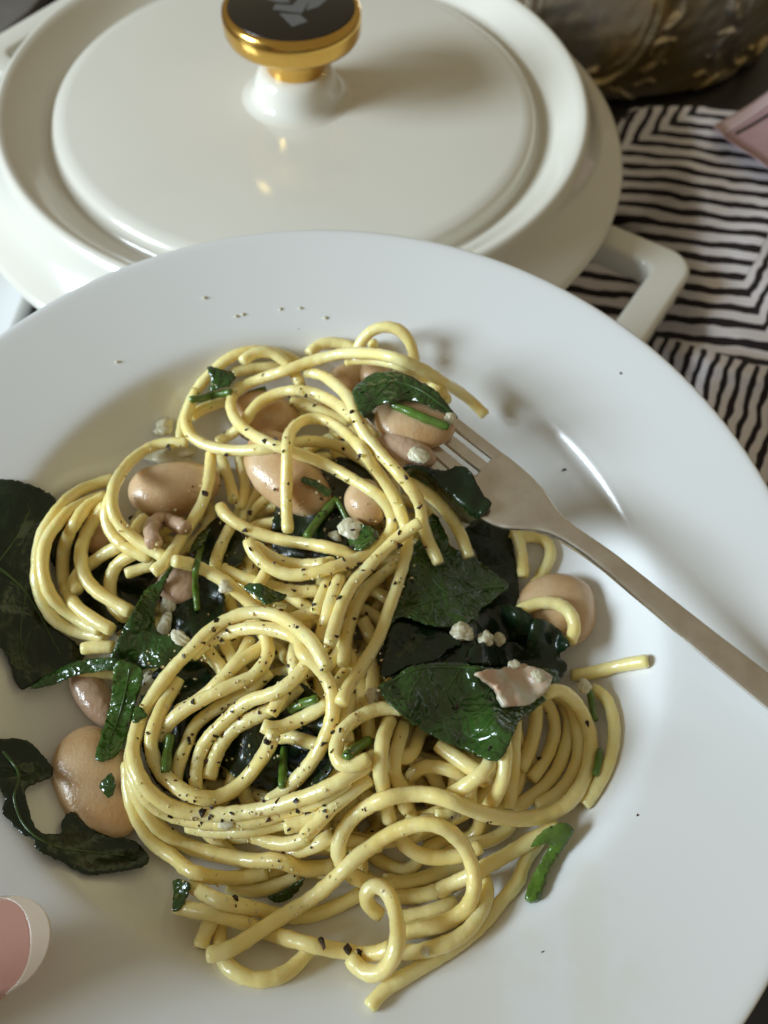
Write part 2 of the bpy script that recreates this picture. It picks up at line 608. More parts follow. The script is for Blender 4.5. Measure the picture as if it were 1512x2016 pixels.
# ---- embossed metal vessel, top right
def vessel():
    e = [T(*p, .003)[:2] for p in ((1222, 194), (1340, 187), (1450, 131), (1512, 86))]
    A = np.array([[2 * p[0], 2 * p[1], 1] for p in e])
    bb = np.array([p[0] ** 2 + p[1] ** 2 for p in e])
    s = np.linalg.lstsq(A, bb, rcond=None)[0]
    c = s[:2]
    R = math.sqrt(s[2] + c @ c)
    R = min(max(R, .06), .16)
    prof = [(R - .010, 0), (R - .004, .001), (R, .0045), (R + .0015, .010), (R + .004, .020), (R + .008, .035), (R + .010, .055), (R + .008, .080), (R + .002, .100), (R - .006, .115), (R - .010, .122), (R - .008, .126)]
    pr = spline(prof, .0011)
    n = 720
    a = np.linspace(-math.pi, math.pi, n, endpoint=False)
    # facing direction of the wall that is seen (towards the camera)
    face = math.atan2(-c[1], -c[0])
    th = a
    S = th[:, None] * R * np.ones(len(pr))[None, :]
    Zc = pr[None, :, 1] * np.ones(n)[:, None]
    Zp = np.cumsum(np.concatenate([[0], np.linalg.norm(np.diff(pr, axis=0), axis=1)]))[None, :] * np.ones(n)[:, None]
    D = np.zeros_like(S)

    def stroke(pts, w, amp):
        nonlocal D
        q = spline(pts, .0016)
        best = np.full(S.shape, 1e9)
        for (x, y) in q:
            best = np.minimum(best, (S - x) ** 2 + (Zp - y) ** 2)
        D = np.maximum(D, amp * np.exp(-best / (w * w)))

    def px(p):                                   # where on the wall does a photo pixel fall (rough: wall at table-plane bearing)
        return p

    # repeated cartouches round the wall, one facing the viewer
    for k in range(-3, 4):
        o = k * R * 2 * math.pi / 7 + .010
        for s_ in (-1, 1):
            stroke([(o + s_ * .030, .090), (o + s_ * .034, .066), (o + s_ * .029, .040), (o + s_ * .018, .024), (o + s_ * .006, .021), (o + s_ * .003, .027), (o + s_ * .008, .031)], .0022, .0032)
            stroke([(o + s_ * .026, .088), (o + s_ * .029, .066), (o + s_ * .025, .044), (o + s_ * .015, .030)], .0012, .0016)
            for j in range(5):
                x0 = o + s_ * (.004 + .0055 * j)
                stroke([(x0, .021 - .001 * j), (x0 + s_ * .004, .014), (x0 + s_ * (.009 + .001 * j), .0085)], .0016, .0024)
            stroke([(o + s_ * .038, .030), (o + s_ * .043, .040), (o + s_ * .041, .052), (o + s_ * .036, .050), (o + s_ * .037, .044)], .0018, .0028)
            stroke([(o + s_ * .040, .060), (o + s_ * .046, .068), (o + s_ * .044, .080), (o + s_ * .038, .078)], .0018, .0028)
            for j in range(4):
                stroke([(o + s_ * .036, .020 + .012 * j), (o + s_ * (.042), .024 + .014 * j), (o + s_ * .047, .022 + .015 * j)], .0013, .002)
    stroke([(x, .0065) for x in np.linspace(-R * 3.14, R * 3.14, 120)], .0016, .0006)
    D = D + .00035 * vnoise(S, Zp, 420, 5) * (Zp > .012)
    r = pr[None, :, 0] + D
    ang = a[:, None] + face
    V = np.stack([r * np.cos(ang), r * np.sin(ang), Zc], -1).reshape(-1, 3)
    k = len(pr)
    Fc = []
    for i in range(n):
        j = (i + 1) % n
        for p in range(k - 1):
            Fc.append((i * k + p, j * k + p, j * k + p + 1, i * k + p + 1))
    root = empty('metal_vessel', (c[0], c[1], 0))
    mesh_obj('embossed_wall', V, Fc, MAT['silver'], root)
    v2, f2 = lathe([(0, .0015), (R - .009, .0015), (R - .009, .003), (0, .003)], 64)
    mesh_obj('vessel_base', v2, f2, MAT['silver'], root)
    v2, f2 = tube([( (R - .0085) * math.cos(t), (R - .0085) * math.sin(t), .126) for t in np.linspace(0, 2 * math.pi, 97)], .0022, 10)
    mesh_obj('vessel_rim', v2, f2, MAT['silver'], root)
    tag(root, 'tarnished silver and brass vessel with embossed scrolls behind the towel', 'metal vessel')


vessel()


# ---- striped towel
def towel():
    nx, ny = 150, 190
    gx = np.linspace(1090, 1700, nx)
    gy = np.linspace(185, 1010, ny)
    GX, GY = np.meshgrid(gx, gy)
    flat = T(GX, GY, np.full(GX.shape, .010))
    X, Y = flat[..., 0], flat[..., 1]
    # soft folds over a bunched-up heap that is higher away from the pot
    sm = lambda t: np.clip(t, 0, 1) ** 2 * (3 - 2 * np.clip(t, 0, 1))
    ramp = .018 + .042 * sm((GX - 1215) / 190) + .006 * sm((GY - 640) / 120)
    ridge = lambda px, py, qx, qy, w, a: a * np.exp(-(_seg(GX, GY, px, py, qx, qy) / w) ** 2)
    fold = .0022 * vnoise(X, Y, 34, 3) + .0008 * vnoise(X, Y, 110, 4) + ridge(1250, 420, 1345, 330, 34, .008) + ridge(1290, 330, 1512, 420, 60, .004) \
        - ridge(1215, 450, 1275, 520, 22, .010) + ridge(1330, 690, 1512, 745, 26, .006) - ridge(1290, 650, 1512, 705, 22, .004) + ridge(1300, 250, 1470, 240, 40, .004)
    h = np.maximum(ramp + fold, .004)
    back = 209 + 26 * np.clip((1300 - GX) / 90, 0, 1) ** 2 + 22 * np.clip((GX - 1360) / 160, 0, 1) ** 1.6 + 70 * np.clip((1240 - GX) / 60, 0, 3)
    k = np.clip((GY - back) / 26, 0, 1)
    GY2 = np.maximum(GY, back)
    h = h - .007 * (1 - np.sqrt(1 - (1 - k) ** 2))
    h = np.maximum(h, .003)
    W = T(GX, GY2, h)
    # behind the back edge the cloth falls to the table
    extra = []
    for (dy, q) in ((.010, 0.0), (.009, .3), (.006, .65), (.0025, .9)):
        e = W[0].copy()
        e[:, 1] += dy
        e[:, 2] *= q
        e[:, 2] += .001
        extra.append(e)
    W = np.concatenate([np.stack(extra), W], 0)
    X = np.concatenate([np.repeat(X[:1], 4, 0), X], 0)
    Y = np.concatenate([np.repeat(Y[:1], 4, 0), Y], 0)
    fold = np.concatenate([np.repeat(fold[:1], 4, 0), fold], 0)
    ny = ny + 4
    V = W.reshape(-1, 3)
    Fc = [(j * nx + i, (j + 1) * nx + i, (j + 1) * nx + i + 1, j * nx + i + 1) for j in range(ny - 1) for i in range(nx - 1)]
    m = bpy.data.materials.new('striped_cotton')
    m.use_nodes = True
    nt = m.node_tree
    b = nt.nodes['Principled BSDF']
    b.inputs['Roughness'].default_value = 0.85
    b.inputs['Specular IOR Level'].default_value = 0.2
    at = nt.nodes.new('ShaderNodeUVMap')
    at.uv_map = 'weave'

    def mnode(op, a, bb=None, c=None):
        n = nt.nodes.new('ShaderNodeMath')
        n.operation = op
        for i, q in enumerate((a, bb, c)):
            if q is None:
                continue
            if isinstance(q, (int, float)):
                n.inputs[i].default_value = q
            else:
                nt.links.new(q, n.inputs[i])
        return n.outputs[0]

    nz = nt.nodes.new('ShaderNodeTexNoise')
    nz.inputs['Scale'].default_value = 6
    nz.inputs['Detail'].default_value = 1.5
    nt.links.new(at.outputs[0], nz.inputs['Vector'])
    nf = nt.nodes.new('ShaderNodeTexNoise')
    nf.inputs['Scale'].default_value = 70
    nf.inputs['Detail'].default_value = 2
    nt.links.new(at.outputs[0], nf.inputs['Vector'])
    sp = nt.nodes.new('ShaderNodeSeparateXYZ')
    nt.links.new(at.outputs[0], sp.inputs[0])
    wob = mnode('MULTIPLY_ADD', nz.outputs['Fac'], .045, -.0225)
    u = mnode('ADD', sp.outputs[0], wob)          # uv units: 1 = 300 photo pixels of flat cloth
    vv = mnode('ADD', sp.outputs[1], mnode('MULTIPLY', wob, 1.3))
    # parallelogram rings: bottom edge, left edge, right edge
    bot = vv
    left = mnode('MULTIPLY_ADD', mnode('MULTIPLY_ADD', vv, .3, u), -1.35, -.33)
    rr = mnode('SUBTRACT', mnode('MULTIPLY_ADD', vv, .438, u), .955)
    right = mnode('SUBTRACT', mnode('MULTIPLY_ADD', rr, 1.516, 1.129), mnode('MULTIPLY', mnode('LESS_THAN', rr, 0.0), 99.0))
    d = mnode('MAXIMUM', bot, mnode('MAXIMUM', left, right))
    ph = mnode('FRACT', mnode('MULTIPLY', d, 7.7))
    jit = mnode('MULTIPLY_ADD', nf.outputs['Fac'], .30, -.15)
    tri = mnode('ABSOLUTE', mnode('SUBTRACT', ph, .5))
    lineA = mnode('LESS_THAN', mnode('ADD', tri, mnode('MULTIPLY', jit, .09)), .225)
    # lower field: lines running the other way
    wph = mnode('FRACT', mnode('MULTIPLY', mnode('ADD', u, mnode('MULTIPLY', vv, .31)), 13.0))
    wtri = mnode('ABSOLUTE', mnode('SUBTRACT', wph, .5))
    lineB = mnode('LESS_THAN', mnode('ADD', wtri, mnode('MULTIPLY', jit, .09)), .22)
    isB = mnode('GREATER_THAN', mnode('SUBTRACT', vv, mnode('MULTIPLY', u, .28)), 1.655)
    ln = nt.nodes.new('ShaderNodeMix')
    ln.data_type = 'FLOAT'
    nt.links.new(isB, ln.inputs[0])
    nt.links.new(lineA, ln.inputs[2])
    nt.links.new(lineB, ln.inputs[3])
    x = nt.nodes.new('ShaderNodeMix')
    x.data_type = 'RGBA'
    x.inputs[6].default_value = (.80, .75, .77, 1)
    x.inputs[7].default_value = (.030, .022, .024, 1)
    nt.links.new(ln.outputs[0], x.inputs[0])
    nt.links.new(x.outputs[2], b.inputs['Base Color'])
    wv = nt.nodes.new('ShaderNodeTexNoise')
    wv.inputs['Scale'].default_value = 420
    nt.links.new(at.outputs[0], wv.inputs['Vector'])
    bp = nt.nodes.new('ShaderNodeBump')
    bp.inputs['Strength'].default_value = .35
    bp.inputs['Distance'].default_value = .0006
    nt.links.new(wv.outputs['Fac'], bp.inputs['Height'])
    nt.links.new(bp.outputs['Normal'], b.inputs['Normal'])
    o = mesh_obj('striped_towel', V, Fc, m)
    uv = o.data.uv_layers.new(name='weave')
    # cloth coordinates: metric position on the flat cloth, turned so that the stripes lie along u
    c = T(1300, 300, .010)
    ax = T(1400, 312, .010) - c
    ax = ax[:2] / np.linalg.norm(ax[:2])
    ay = np.array([ax[1], -ax[0]])
    scale = np.linalg.norm((T(1600, 336, .010) - c)[:2])
    rel = np.stack([X, Y], -1) - c[:2]
    # arc length over folds stretches the pattern like real cloth
    UU = rel @ ax / scale
    VV = rel @ ay / scale + fold * .35 / scale
    uvs = np.stack([UU, VV], -1).reshape(-1, 2)
    li = np.empty(len(o.data.loops), int)
    o.data.loops.foreach_get('vertex_index', li)
    uv.data.foreach_set('uv', uvs[li].astype(np.float32).ravel())
    so = o.modifiers.new('thickness', 'SOLIDIFY')
    so.thickness = .0012
    so.offset = -1
    tag(o, 'crumpled white cotton towel with hand-drawn black stripes right of the pot', 'towel')
    return o


def _seg(x, y, ax, ay, bx, by):
    dx, dy = bx - ax, by - ay
    t = np.clip(((x - ax) * dx + (y - ay) * dy) / (dx * dx + dy * dy), 0, 1)
    return np.hypot(x - ax - t * dx, y - ay - t * dy)


towel()

# ---- pink paper lying on the towel
pz = .068
pc = [T(1402, 252, pz), T(1700, 48, pz), T(1760, 250, pz), T(1640, 430, pz)]
pk = empty('pink_paper', tuple(pc[0]))
tag(pk, 'pink paper packet with a dark printed line lying on the striped towel', 'paper')


def sheet(name, corners, z0, th, material, nx=16, ny=16):
    a, b_, c, d = [np.array(p) for p in corners]
    V, Fc = [], []
    for j in range(ny + 1):
        for i in range(nx + 1):
            s, t = i / nx, j / ny
            p = (a * (1 - s) + b_ * s) * (1 - t) + (d * (1 - s) + c * s) * t
            z = z0 + .0012 * math.sin(p[0] * 60 + p[1] * 35) + .0006 * math.sin(p[0] * 150 - p[1] * 90)
            V.append((p[0], p[1], z))
    n0 = len(V)
    V += [(x, y, z - th) for x, y, z in V]
    w = nx + 1
    for j in range(ny):
        for i in range(nx):
            q = (j * w + i, j * w + i + 1, (j + 1) * w + i + 1, (j + 1) * w + i)
            Fc.append(q)
            Fc.append(tuple(n0 + k for k in q)[::-1])
    ring = [i for i in range(w)] + [j * w + nx for j in range(1, ny + 1)] + [ny * w + i for i in range(nx - 1, -1, -1)] + [j * w for j in range(ny - 1, 0, -1)]
    for k in range(len(ring)):
        p, q = ring[k], ring[(k + 1) % len(ring)]
        Fc.append((p, q, n0 + q, n0 + p))
    return np.array(V), Fc


v, f = sheet('x', pc, pz, .0005, None)
mesh_obj('paper_sheet', v - pc[0], f, MAT['pink'], pk)
band = [T(1404, 251, pz), T(1700, 48, pz), T(1706, 66, pz), T(1424, 268, pz)]
v, f = sheet('x', band, pz + .0004, .0003, None, 16, 3)
mesh_obj('pale_band', v - pc[0], f, MAT['pink_pale'], pk)
band = [T(1447, 260, pz), T(1640, 142, pz), T(1643, 147, pz), T(1450, 265, pz)]
v, f = sheet('x', band, pz + .0005, .0003, None, 16, 2)
mesh_obj('printed_line', v - pc[0], f, MAT['print'], pk)

# ------------------------------------------------------------------ the plate
PROF = [(0, -23.0), (20, -23.0), (44, -22.9), (51, -22.7), (57, -22.2), (62, -21.3), (66.5, -19.7), (70, -17.7), (73, -15.2), (75.6, -12.4), (77.8, -9.8), (79.6, -8.0), (81.4, -7.0), (84, -6.3),
        (92, -4.6), (104, -2.1), (111.5, -.45), (113.6, 0), (114.6, -.3), (115, -1.1), (114.6, -1.9), (112.5, -3.0), (104, -5.0), (88, -8.6), (82.5, -10.6), (79, -14.4),
        (73.5, -20.0), (68, -23.2), (60, -25.8), (53, -26.6), (51.5, -29), (49.5, -29), (48.5, -26.8), (40, -26.4), (0, -26.4)]


def well_shift(r):
    t = np.clip((.113 - r) / .029, 0, 1)
    return .0030 * t * t * (3 - 2 * t)


v, f = lathe(np.array(PROF) * .001, 256)
v[:, 1] += well_shift(np.hypot(v[:, 0], v[:, 1]))
plate = mesh_obj('pasta_plate', v, f, MAT['plate'], origin=(0, 0, 0))
mw = Matrix.Identity(4)
for i in range(3):
    for j in range(3):
        mw[i][j] = PB[j, i]
    mw[i][3] = PLATE_C[i]
plate.matrix_world = mw
ss = plate.modifiers.new('smooth', 'SUBSURF')
ss.levels = ss.render_levels = 1
tag(plate, 'wide-rimmed white porcelain plate holding the spaghetti', 'plate')
_top = np.array(PROF[:18])
_top = _top[:, :]


def plate_h(r):
    return np.interp(r, _top[:, 0] * .001, _top[:, 1] * .001)


# ------------------------------------------------------------------ resting surface: what is on top along each photo ray
CELL = 3.0
X0, Y0 = -180.0, 560.0
NX, NY = int((1760 - X0) / CELL), int((2120 - Y0) / CELL)
_gx, _gy = np.meshgrid(X0 + (np.arange(NX) + .5) * CELL, Y0 + (np.arange(NY) + .5) * CELL)
H = np.full((NY, NX), -.008)
for _ in range(40):
    q = (P(_gx, _gy, H) - PLATE_C) @ PB.T
    H = .5 * H + .5 * plate_h(np.hypot(q[..., 0], q[..., 1] - well_shift(np.hypot(q[..., 0], q[..., 1]))))
H_PLATE = H.copy()


def hs(buf, px, py):
    i = np.clip(((np.asarray(px) - X0) / CELL).astype(int), 0, NX - 1)
    j = np.clip(((np.asarray(py) - Y0) / CELL).astype(int), 0, NY - 1)
    return buf[j, i]


def px_per_m(px, py, h):
    d = _ray(px, py)
    t = (CPL @ NPL + np.asarray(h, float)) / (d @ NPL)
    return F_PX / t


_off = [(0, 0)] + [(.5 * math.cos(a), .5 * math.sin(a)) for a in np.linspace(0, 6.283, 6, endpoint=False)] + \
       [(.92 * math.cos(a), .92 * math.sin(a)) for a in np.linspace(0, 6.283, 12, endpoint=False)]


def drape(pp, r, sink=.25, it=260, buf=None):
    buf = H if buf is None else buf
    h = hs(buf, pp[:, 0], pp[:, 1]) + r
    rp = r * px_per_m(pp[:, 0], pp[:, 1], h)
    req = np.full(len(pp), -1.0)
    for (ox, oy) in _off:
        t2 = ox * ox + oy * oy
        req = np.maximum(req, hs(buf, pp[:, 0] + ox * rp, pp[:, 1] + oy * rp) + r * math.sqrt(max(0, 1 - t2)))
    req = req - sink * r
    h = req.copy()
    for _ in range(it):
        g = np.concatenate([h[:1], h, h[-1:]])
        h = np.maximum(req, .5 * h + .25 * (g[:-2] + g[2:]))
    for _ in range(10):
        g = np.concatenate([h[:1], h, h[-1:]])
        h = .5 * h + .25 * (g[:-2] + g[2:])
    return h


def stamp_tube(pp, h, r):
    rp = r * px_per_m(pp[:, 0], pp[:, 1], h)
    K = int(np.ceil(rp.max() / CELL)) + 1
    ci = ((pp[:, 0] - X0) / CELL).astype(int)
    cj = ((pp[:, 1] - Y0) / CELL).astype(int)
    for dj in range(-K, K + 1):
        for di in range(-K, K + 1):
            i, j = ci + di, cj + dj
            ok = (i >= 0) & (i < NX) & (j >= 0) & (j < NY)
            x = X0 + (i + .5) * CELL
            y = Y0 + (j + .5) * CELL
            t2 = ((x - pp[:, 0]) ** 2 + (y - pp[:, 1]) ** 2) / rp ** 2
            ok &= t2 < 1
            val = h + r * np.sqrt(np.clip(1 - t2, 0, 1))
            np.maximum.at(H, (j[ok], i[ok]), val[ok])


CROPS = {'A': (340, 620), 'B': (600, 620), 'C': (180, 800), 'D': (480, 860), 'E': (40, 940), 'F': (400, 1060), 'G': (220, 1180), 'H': (460, 1280),
         'I': (220, 1400), 'J': (560, 1480), 'K': (860, 1280), 'L': (320, 1620), 'M': (660, 1640), 'N': (740, 900)}
CS = {'p': (0, 0, 1.0), 'c7': (680, 1160, 2.2909), 'c5': (0, 900, 2.7), 't': (0, 1400, 3.2725)}
for _k, _v in CROPS.items():
    CS[_k] = (_v[0], _v[1], 3.78)


def trace(s):
    """'A 10,20 30,40 B 5,5' -> photo pixels (letters name the magnified views the outline was read from)"""
    out = []
    cur = CS['p']
    for w in s.split():
        if w in CS:
            cur = CS[w]
        else:
            x, y = w.split(',')
            out.append((cur[0] + float(x) / cur[2], cur[1] + float(y) / cur[2]))
    return np.array(out)


PASTA_R = .00156
N_STRAND = 0


def strand(path, label, group='spaghetti strands heaped on the plate', r=PASTA_R, material=None, name='spaghetti_strand', cat='pasta strand', lift=0.0, sink=.25, it=260,
           sides=11, wob=1.0, taper=False):
    global N_STRAND
    N_STRAND += 1
    pp = spline(trace(path) if isinstance(path, str) else path, 4.0)
    pp = smooth_path(pp, 6)
    h = drape(pp, r, sink, it)
    if lift:
        h = h + lift * np.sin(np.linspace(0, math.pi, len(h)))
    stamp_tube(pp, h, r)
    w = P(pp[:, 0], pp[:, 1], h)
    w = spline(w, .0008)
    w = smooth_path(w, 3)
    s = np.arange(len(w)) * .8
    g = np.random.default_rng(100 + N_STRAND)
    rad = r * (1 + wob * (.030 * np.sin(s * g.uniform(.35, .6) + g.uniform(0, 6)) + .022 * np.sin(s * g.uniform(1.1, 1.9) + g.uniform(0, 6)) + .014 * g.standard_normal(len(w))))
    rad = rad * g.uniform(.95, 1.06)
    if taper:
        rad = rad * np.interp(np.linspace(0, 1, len(w)), [0, .15, .9, 1], [.6, 1, .9, .5])
    else:
        rad[0] *= .86
        rad[-1] *= .86
    V, Fc = tube(w, rad, sides)
    V = V + .035 * r * np.stack([vnoise(V[:, 0], V[:, 1] + V[:, 2], 2600, k) for k in (1, 2, 3)], 1) * wob
    o = mesh_obj(name, V, Fc, material or MAT['pasta'])
    tag(o, label, cat, group)
    return o


def inside(poly, x, y):
    x = np.asarray(x, float)
    y = np.asarray(y, float)
    c = np.zeros(x.shape, bool)
    n = len(poly)
    for i in range(n):
        x1, y1 = poly[i]
        x2, y2 = poly[(i + 1) % n]
        cond = ((y1 > y) != (y2 > y)) & (x < (x2 - x1) * (y - y1) / (y2 - y1 + 1e-9) + x1)
        c ^= cond
    return c


def leaf(path, label, material, group='spinach leaves in the pasta', ripple=.0006, gap=.0004, it=60, name='spinach_leaf', cat='leaf', lift=0.0, fold=0.0, round_edge=True, th=.00035, ribs=()):
    poly = trace(path)
    # soften the outline a little and give it an uneven edge
    cl = np.vstack([poly[-1:], poly, poly[:2]])
    sp = spline(cl, 5.0)
    m0 = np.argmin(np.linalg.norm(sp[:len(sp) // 2] - poly[0], axis=1))
    m1 = len(sp) - 1 - np.argmin(np.linalg.norm(sp[::-1][:len(sp) // 2] - poly[0], axis=1))
    out = sp[m0:m1]
    g = np.random.default_rng(abs(hash(label)) % 1000 if False else len(label) * 7 + len(path))
    out = out + g.normal(0, .8, out.shape)
    lo, hi = out.min(0), out.max(0)
    st = 7.0
    xs, ys = np.meshgrid(np.arange(lo[0], hi[0], st), np.arange(lo[1], hi[1], st))
    xs = (xs + g.uniform(-1.5, 1.5, xs.shape)).ravel()
    ys = (ys + g.uniform(-1.5, 1.5, ys.shape)).ravel()
    ok = inside(out, xs, ys)
    for k in range(0, len(out), 2):
        ok &= np.hypot(xs - out[k, 0], ys - out[k, 1]) > 4
    pts = [Vector(p) for p in out] + [Vector(p) for p in np.stack([xs[ok], ys[ok]], 1)]
    nb = len(out)
    vo, eo, fo, *_ = delaunay_2d_cdt(pts, [], [list(range(nb))], 1, 1e-3)
    q = np.array([(p[0], p[1]) for p in vo])
    E_ = np.array(eo)
    req = hs(H, q[:, 0], q[:, 1])
    for (ox, oy) in ((4, 0), (-4, 0), (0, 4), (0, -4)):
        req = np.maximum(req, hs(H, q[:, 0] + ox, q[:, 1] + oy))
    req = req + gap
    h = req.copy()
    deg = np.bincount(E_.ravel(), minlength=len(q)).astype(float) + 1e-9

    def lap(h):
        s = np.zeros(len(q))
        np.add.at(s, E_[:, 0], h[E_[:, 1]])
        np.add.at(s, E_[:, 1], h[E_[:, 0]])
        return s / deg
    for _ in range(it):
        h = np.maximum(req, .4 * h + .6 * lap(h))
    w0 = P(q[:, 0], q[:, 1], h)
    h = h + ripple * (vnoise(w0[:, 0], w0[:, 1], 330, len(label)) + .6 * vnoise(w0[:, 0], w0[:, 1], 760, len(label) + 3) + .8)
    if fold:
        c = (lo + hi) / 2
        d = (q - c) / (hi - lo)
        h = h + fold * (.25 - (d ** 2).sum(1))
    for _ in range(2):
        h = .5 * h + .5 * lap(h)
    h = h + lift
    w = P(q[:, 0], q[:, 1], h)
    o = mesh_obj(name, w, fo, material)
    so = o.modifiers.new('thickness', 'SOLIDIFY')
    so.thickness = th
    so.offset = 0
    # stamp
    i0, i1 = int((lo[0] - X0) / CELL), int((hi[0] - X0) / CELL) + 1
    j0, j1 = int((lo[1] - Y0) / CELL), int((hi[1] - Y0) / CELL) + 1
    for j in range(max(j0, 0), min(j1, NY)):
        for i in range(max(i0, 0), min(i1, NX)):
            x, y = X0 + (i + .5) * CELL, Y0 + (j + .5) * CELL
            d2 = (q[:, 0] - x) ** 2 + (q[:, 1] - y) ** 2
            k = d2.argmin()
            if d2[k] < 40:
                H[j, i] = max(H[j, i], h[k] + .0003)
    tag(o, label, cat, group)
    for (rp_, rr_) in ribs:                      # midrib and side veins standing slightly proud
        pp = smooth_path(spline(trace(rp_), 4.0), 4)
        d2 = ((pp[:, None, :] - q[None, :, :]) ** 2).sum(-1)
        k3 = np.argsort(d2, 1)[:, :4]
        w_ = 1 / (np.take_along_axis(d2, k3, 1) + 1)
        hh = (h[k3] * w_).sum(1) / w_.sum(1)
        for _ in range(6):
            g2 = np.concatenate([hh[:1], hh, hh[-1:]])
            hh = .5 * hh + .25 * (g2[:-2] + g2[2:])
        path3 = P(pp[:, 0], pp[:, 1], hh + .0002)
        V_, F_ = tube(path3, rr_ * np.linspace(1, .4, len(path3)), 7)
        mesh_obj('leaf_vein', V_ - np.array(o.location), F_, MAT['vein'], o)
    return o


def bean(cx, cy, a, b, ang, label, material=None, flat=.62, kidney=.25, raise_=0.0, name='butter_bean', seed=1, sink=.35, pct=55):
    """a, b: half length and half width in photo pixels; ang: turn in the picture, degrees"""
    ca, sa = math.cos(math.radians(ang)), math.sin(math.radians(ang))
    n = 0
    ox = np.linspace(-.7, .7, 9)
    gx, gy = np.meshgrid(ox, ox)
    sx = cx + gx * a * ca - gy * b * sa
    sy = cy + gx * a * sa + gy * b * ca
    h0 = np.percentile(hs(H, sx, sy), pct)
    k = px_per_m(cx, cy, h0 + .006)
    A, B_ = a / k, b / k
    C = B_ * flat
    hc = h0 + C * (1 - sink) + raise_
    c = P(cx, cy, hc)
    e1 = P(cx + ca * 10, cy + sa * 10, hc) - c
    e1 /= np.linalg.norm(e1)
    e2 = np.cross(NPL, e1)
    A /= np.dot(P(cx + ca * 10, cy + sa * 10, hc) - c, e1) / 10 * 0 + 1
    sc1 = np.linalg.norm(P(cx + ca * a, cy + sa * a, hc) - c)
    sc2 = np.linalg.norm(P(cx - sa * b, cy + ca * b, hc) - c) * .97
    C = sc2 * flat
    nu, nv = 40, 26
    u = np.linspace(0, 2 * math.pi, nu, endpoint=False)
    V = []
    for t in np.linspace(0, math.pi, nv):
        for p in u:
            x, y, z = math.sin(t) * math.cos(p), math.sin(t) * math.sin(p), math.cos(t)
            x, y, z = [math.copysign(abs(q) ** .95, q) for q in (x, y, z)]
            y2 = y * (1 - .10 * x) + kidney * (x * x - .4) * .5
            V.append((x * sc1, y2 * sc2, z * C))
    V = np.array(V)
    V = V * (1 + .028 * vnoise(V[:, 0], V[:, 1] + V[:, 2], 300, seed)[:, None] + .010 * vnoise(V[:, 0] + V[:, 2], V[:, 1] * .4, 1100, seed + 7)[:, None])
    W = c + V[:, :1] * e1 + V[:, 1:2] * e2 + V[:, 2:] * NPL
    Fc = []
    for i in range(nv - 1):
        for j in range(nu):
            j2 = (j + 1) % nu
            Fc.append((i * nu + j, i * nu + j2, (i + 1) * nu + j2, (i + 1) * nu + j))
    o = mesh_obj(name, W, Fc, material or MAT['bean'])
    tag(o, label, 'bean', 'beans in the pasta')
    # stamp
    I, J = np.meshgrid(np.arange(NX), np.arange(NY))
    X, Y = X0 + (I + .5) * CELL - cx, Y0 + (J + .5) * CELL - cy
    xx = (X * ca + Y * sa) / a
    yy = (-X * sa + Y * ca) / b
    t2 = xx ** 2 + yy ** 2
    ok = t2 < .97
    H[ok] = np.maximum(H[ok], hc + C * np.sqrt(1 - t2[ok]) * .97)
    return o


def crumb(cx, cy, rp, label, material=None, elong=1.0, ang=0, name='cheese_crumb', cat='cheese', group='soft cheese crumbs in the pasta', seed=0, gap=.35, flat=.8):
    h0 = float(np.percentile(hs(H, np.array([cx, cx + rp * .5, cx - rp * .5, cx, cx]), np.array([cy, cy, cy, cy + rp * .5, cy - rp * .5])), 60))
    r = rp / float(px_per_m(cx, cy, h0))
    c = P(cx, cy, h0 + r * gap)
    bm = bmesh.new()
    bmesh.ops.create_icosphere(bm, subdivisions=4, radius=1)
    g = np.random.default_rng(seed + int(cx))
    V = np.array([v.co[:] for v in bm.verts])
    Fc = [[v.index for v in f.verts] for f in bm.faces]
    bm.free()
    d = 1 + .22 * vnoise(V[:, 0] * 1.0, V[:, 1] + V[:, 2] * .7, 3.0, seed + 3) + .12 * vnoise(V[:, 0] + V[:, 2], V[:, 1], 7, seed + 9) + .06 * vnoise(V[:, 0] - V[:, 2], V[:, 1] + V[:, 2], 15, seed + 5)
    V = V * d[:, None] * r
    V[:, 0] *= elong
    V[:, 2] *= flat
    ca, sa = math.cos(math.radians(-ang)), math.sin(math.radians(-ang))
    W = c + (V[:, :1] * ca - V[:, 1:2] * sa) * PB[0] + (V[:, :1] * sa + V[:, 1:2] * ca) * PB[1] + V[:, 2:] * NPL
    o = mesh_obj(name, W, Fc, material or MAT['cheese'])
    tag(o, label, cat, group)
    I0, J0 = int((cx - X0) / CELL), int((cy - Y0) / CELL)
    k = int(rp / CELL)
    for j in range(J0 - k, J0 + k + 1):
        for i in range(I0 - k, I0 + k + 1):
            t2 = ((i - I0) ** 2 + (j - J0) ** 2) / max(k, 1) ** 2
            if t2 < 1 and 0 <= i < NX and 0 <= j < NY:
                H[j, i] = max(H[j, i], h0 + r * gap + r * flat * math.sqrt(1 - t2) * .9)
    return o


# ------------------------------------------------------------------ the food
# lower layers: strands whose loops fill the bottom of the heap
MOUND = np.array([(170, 1010), (270, 900), (430, 810), (640, 760), (800, 830), (860, 1010), (960, 1180), (1010, 1350), (1090, 1500), (980, 1660), (800, 1740), (580, 1760),
                  (400, 1700), (310, 1600), (300, 1400), (170, 1180)], float)


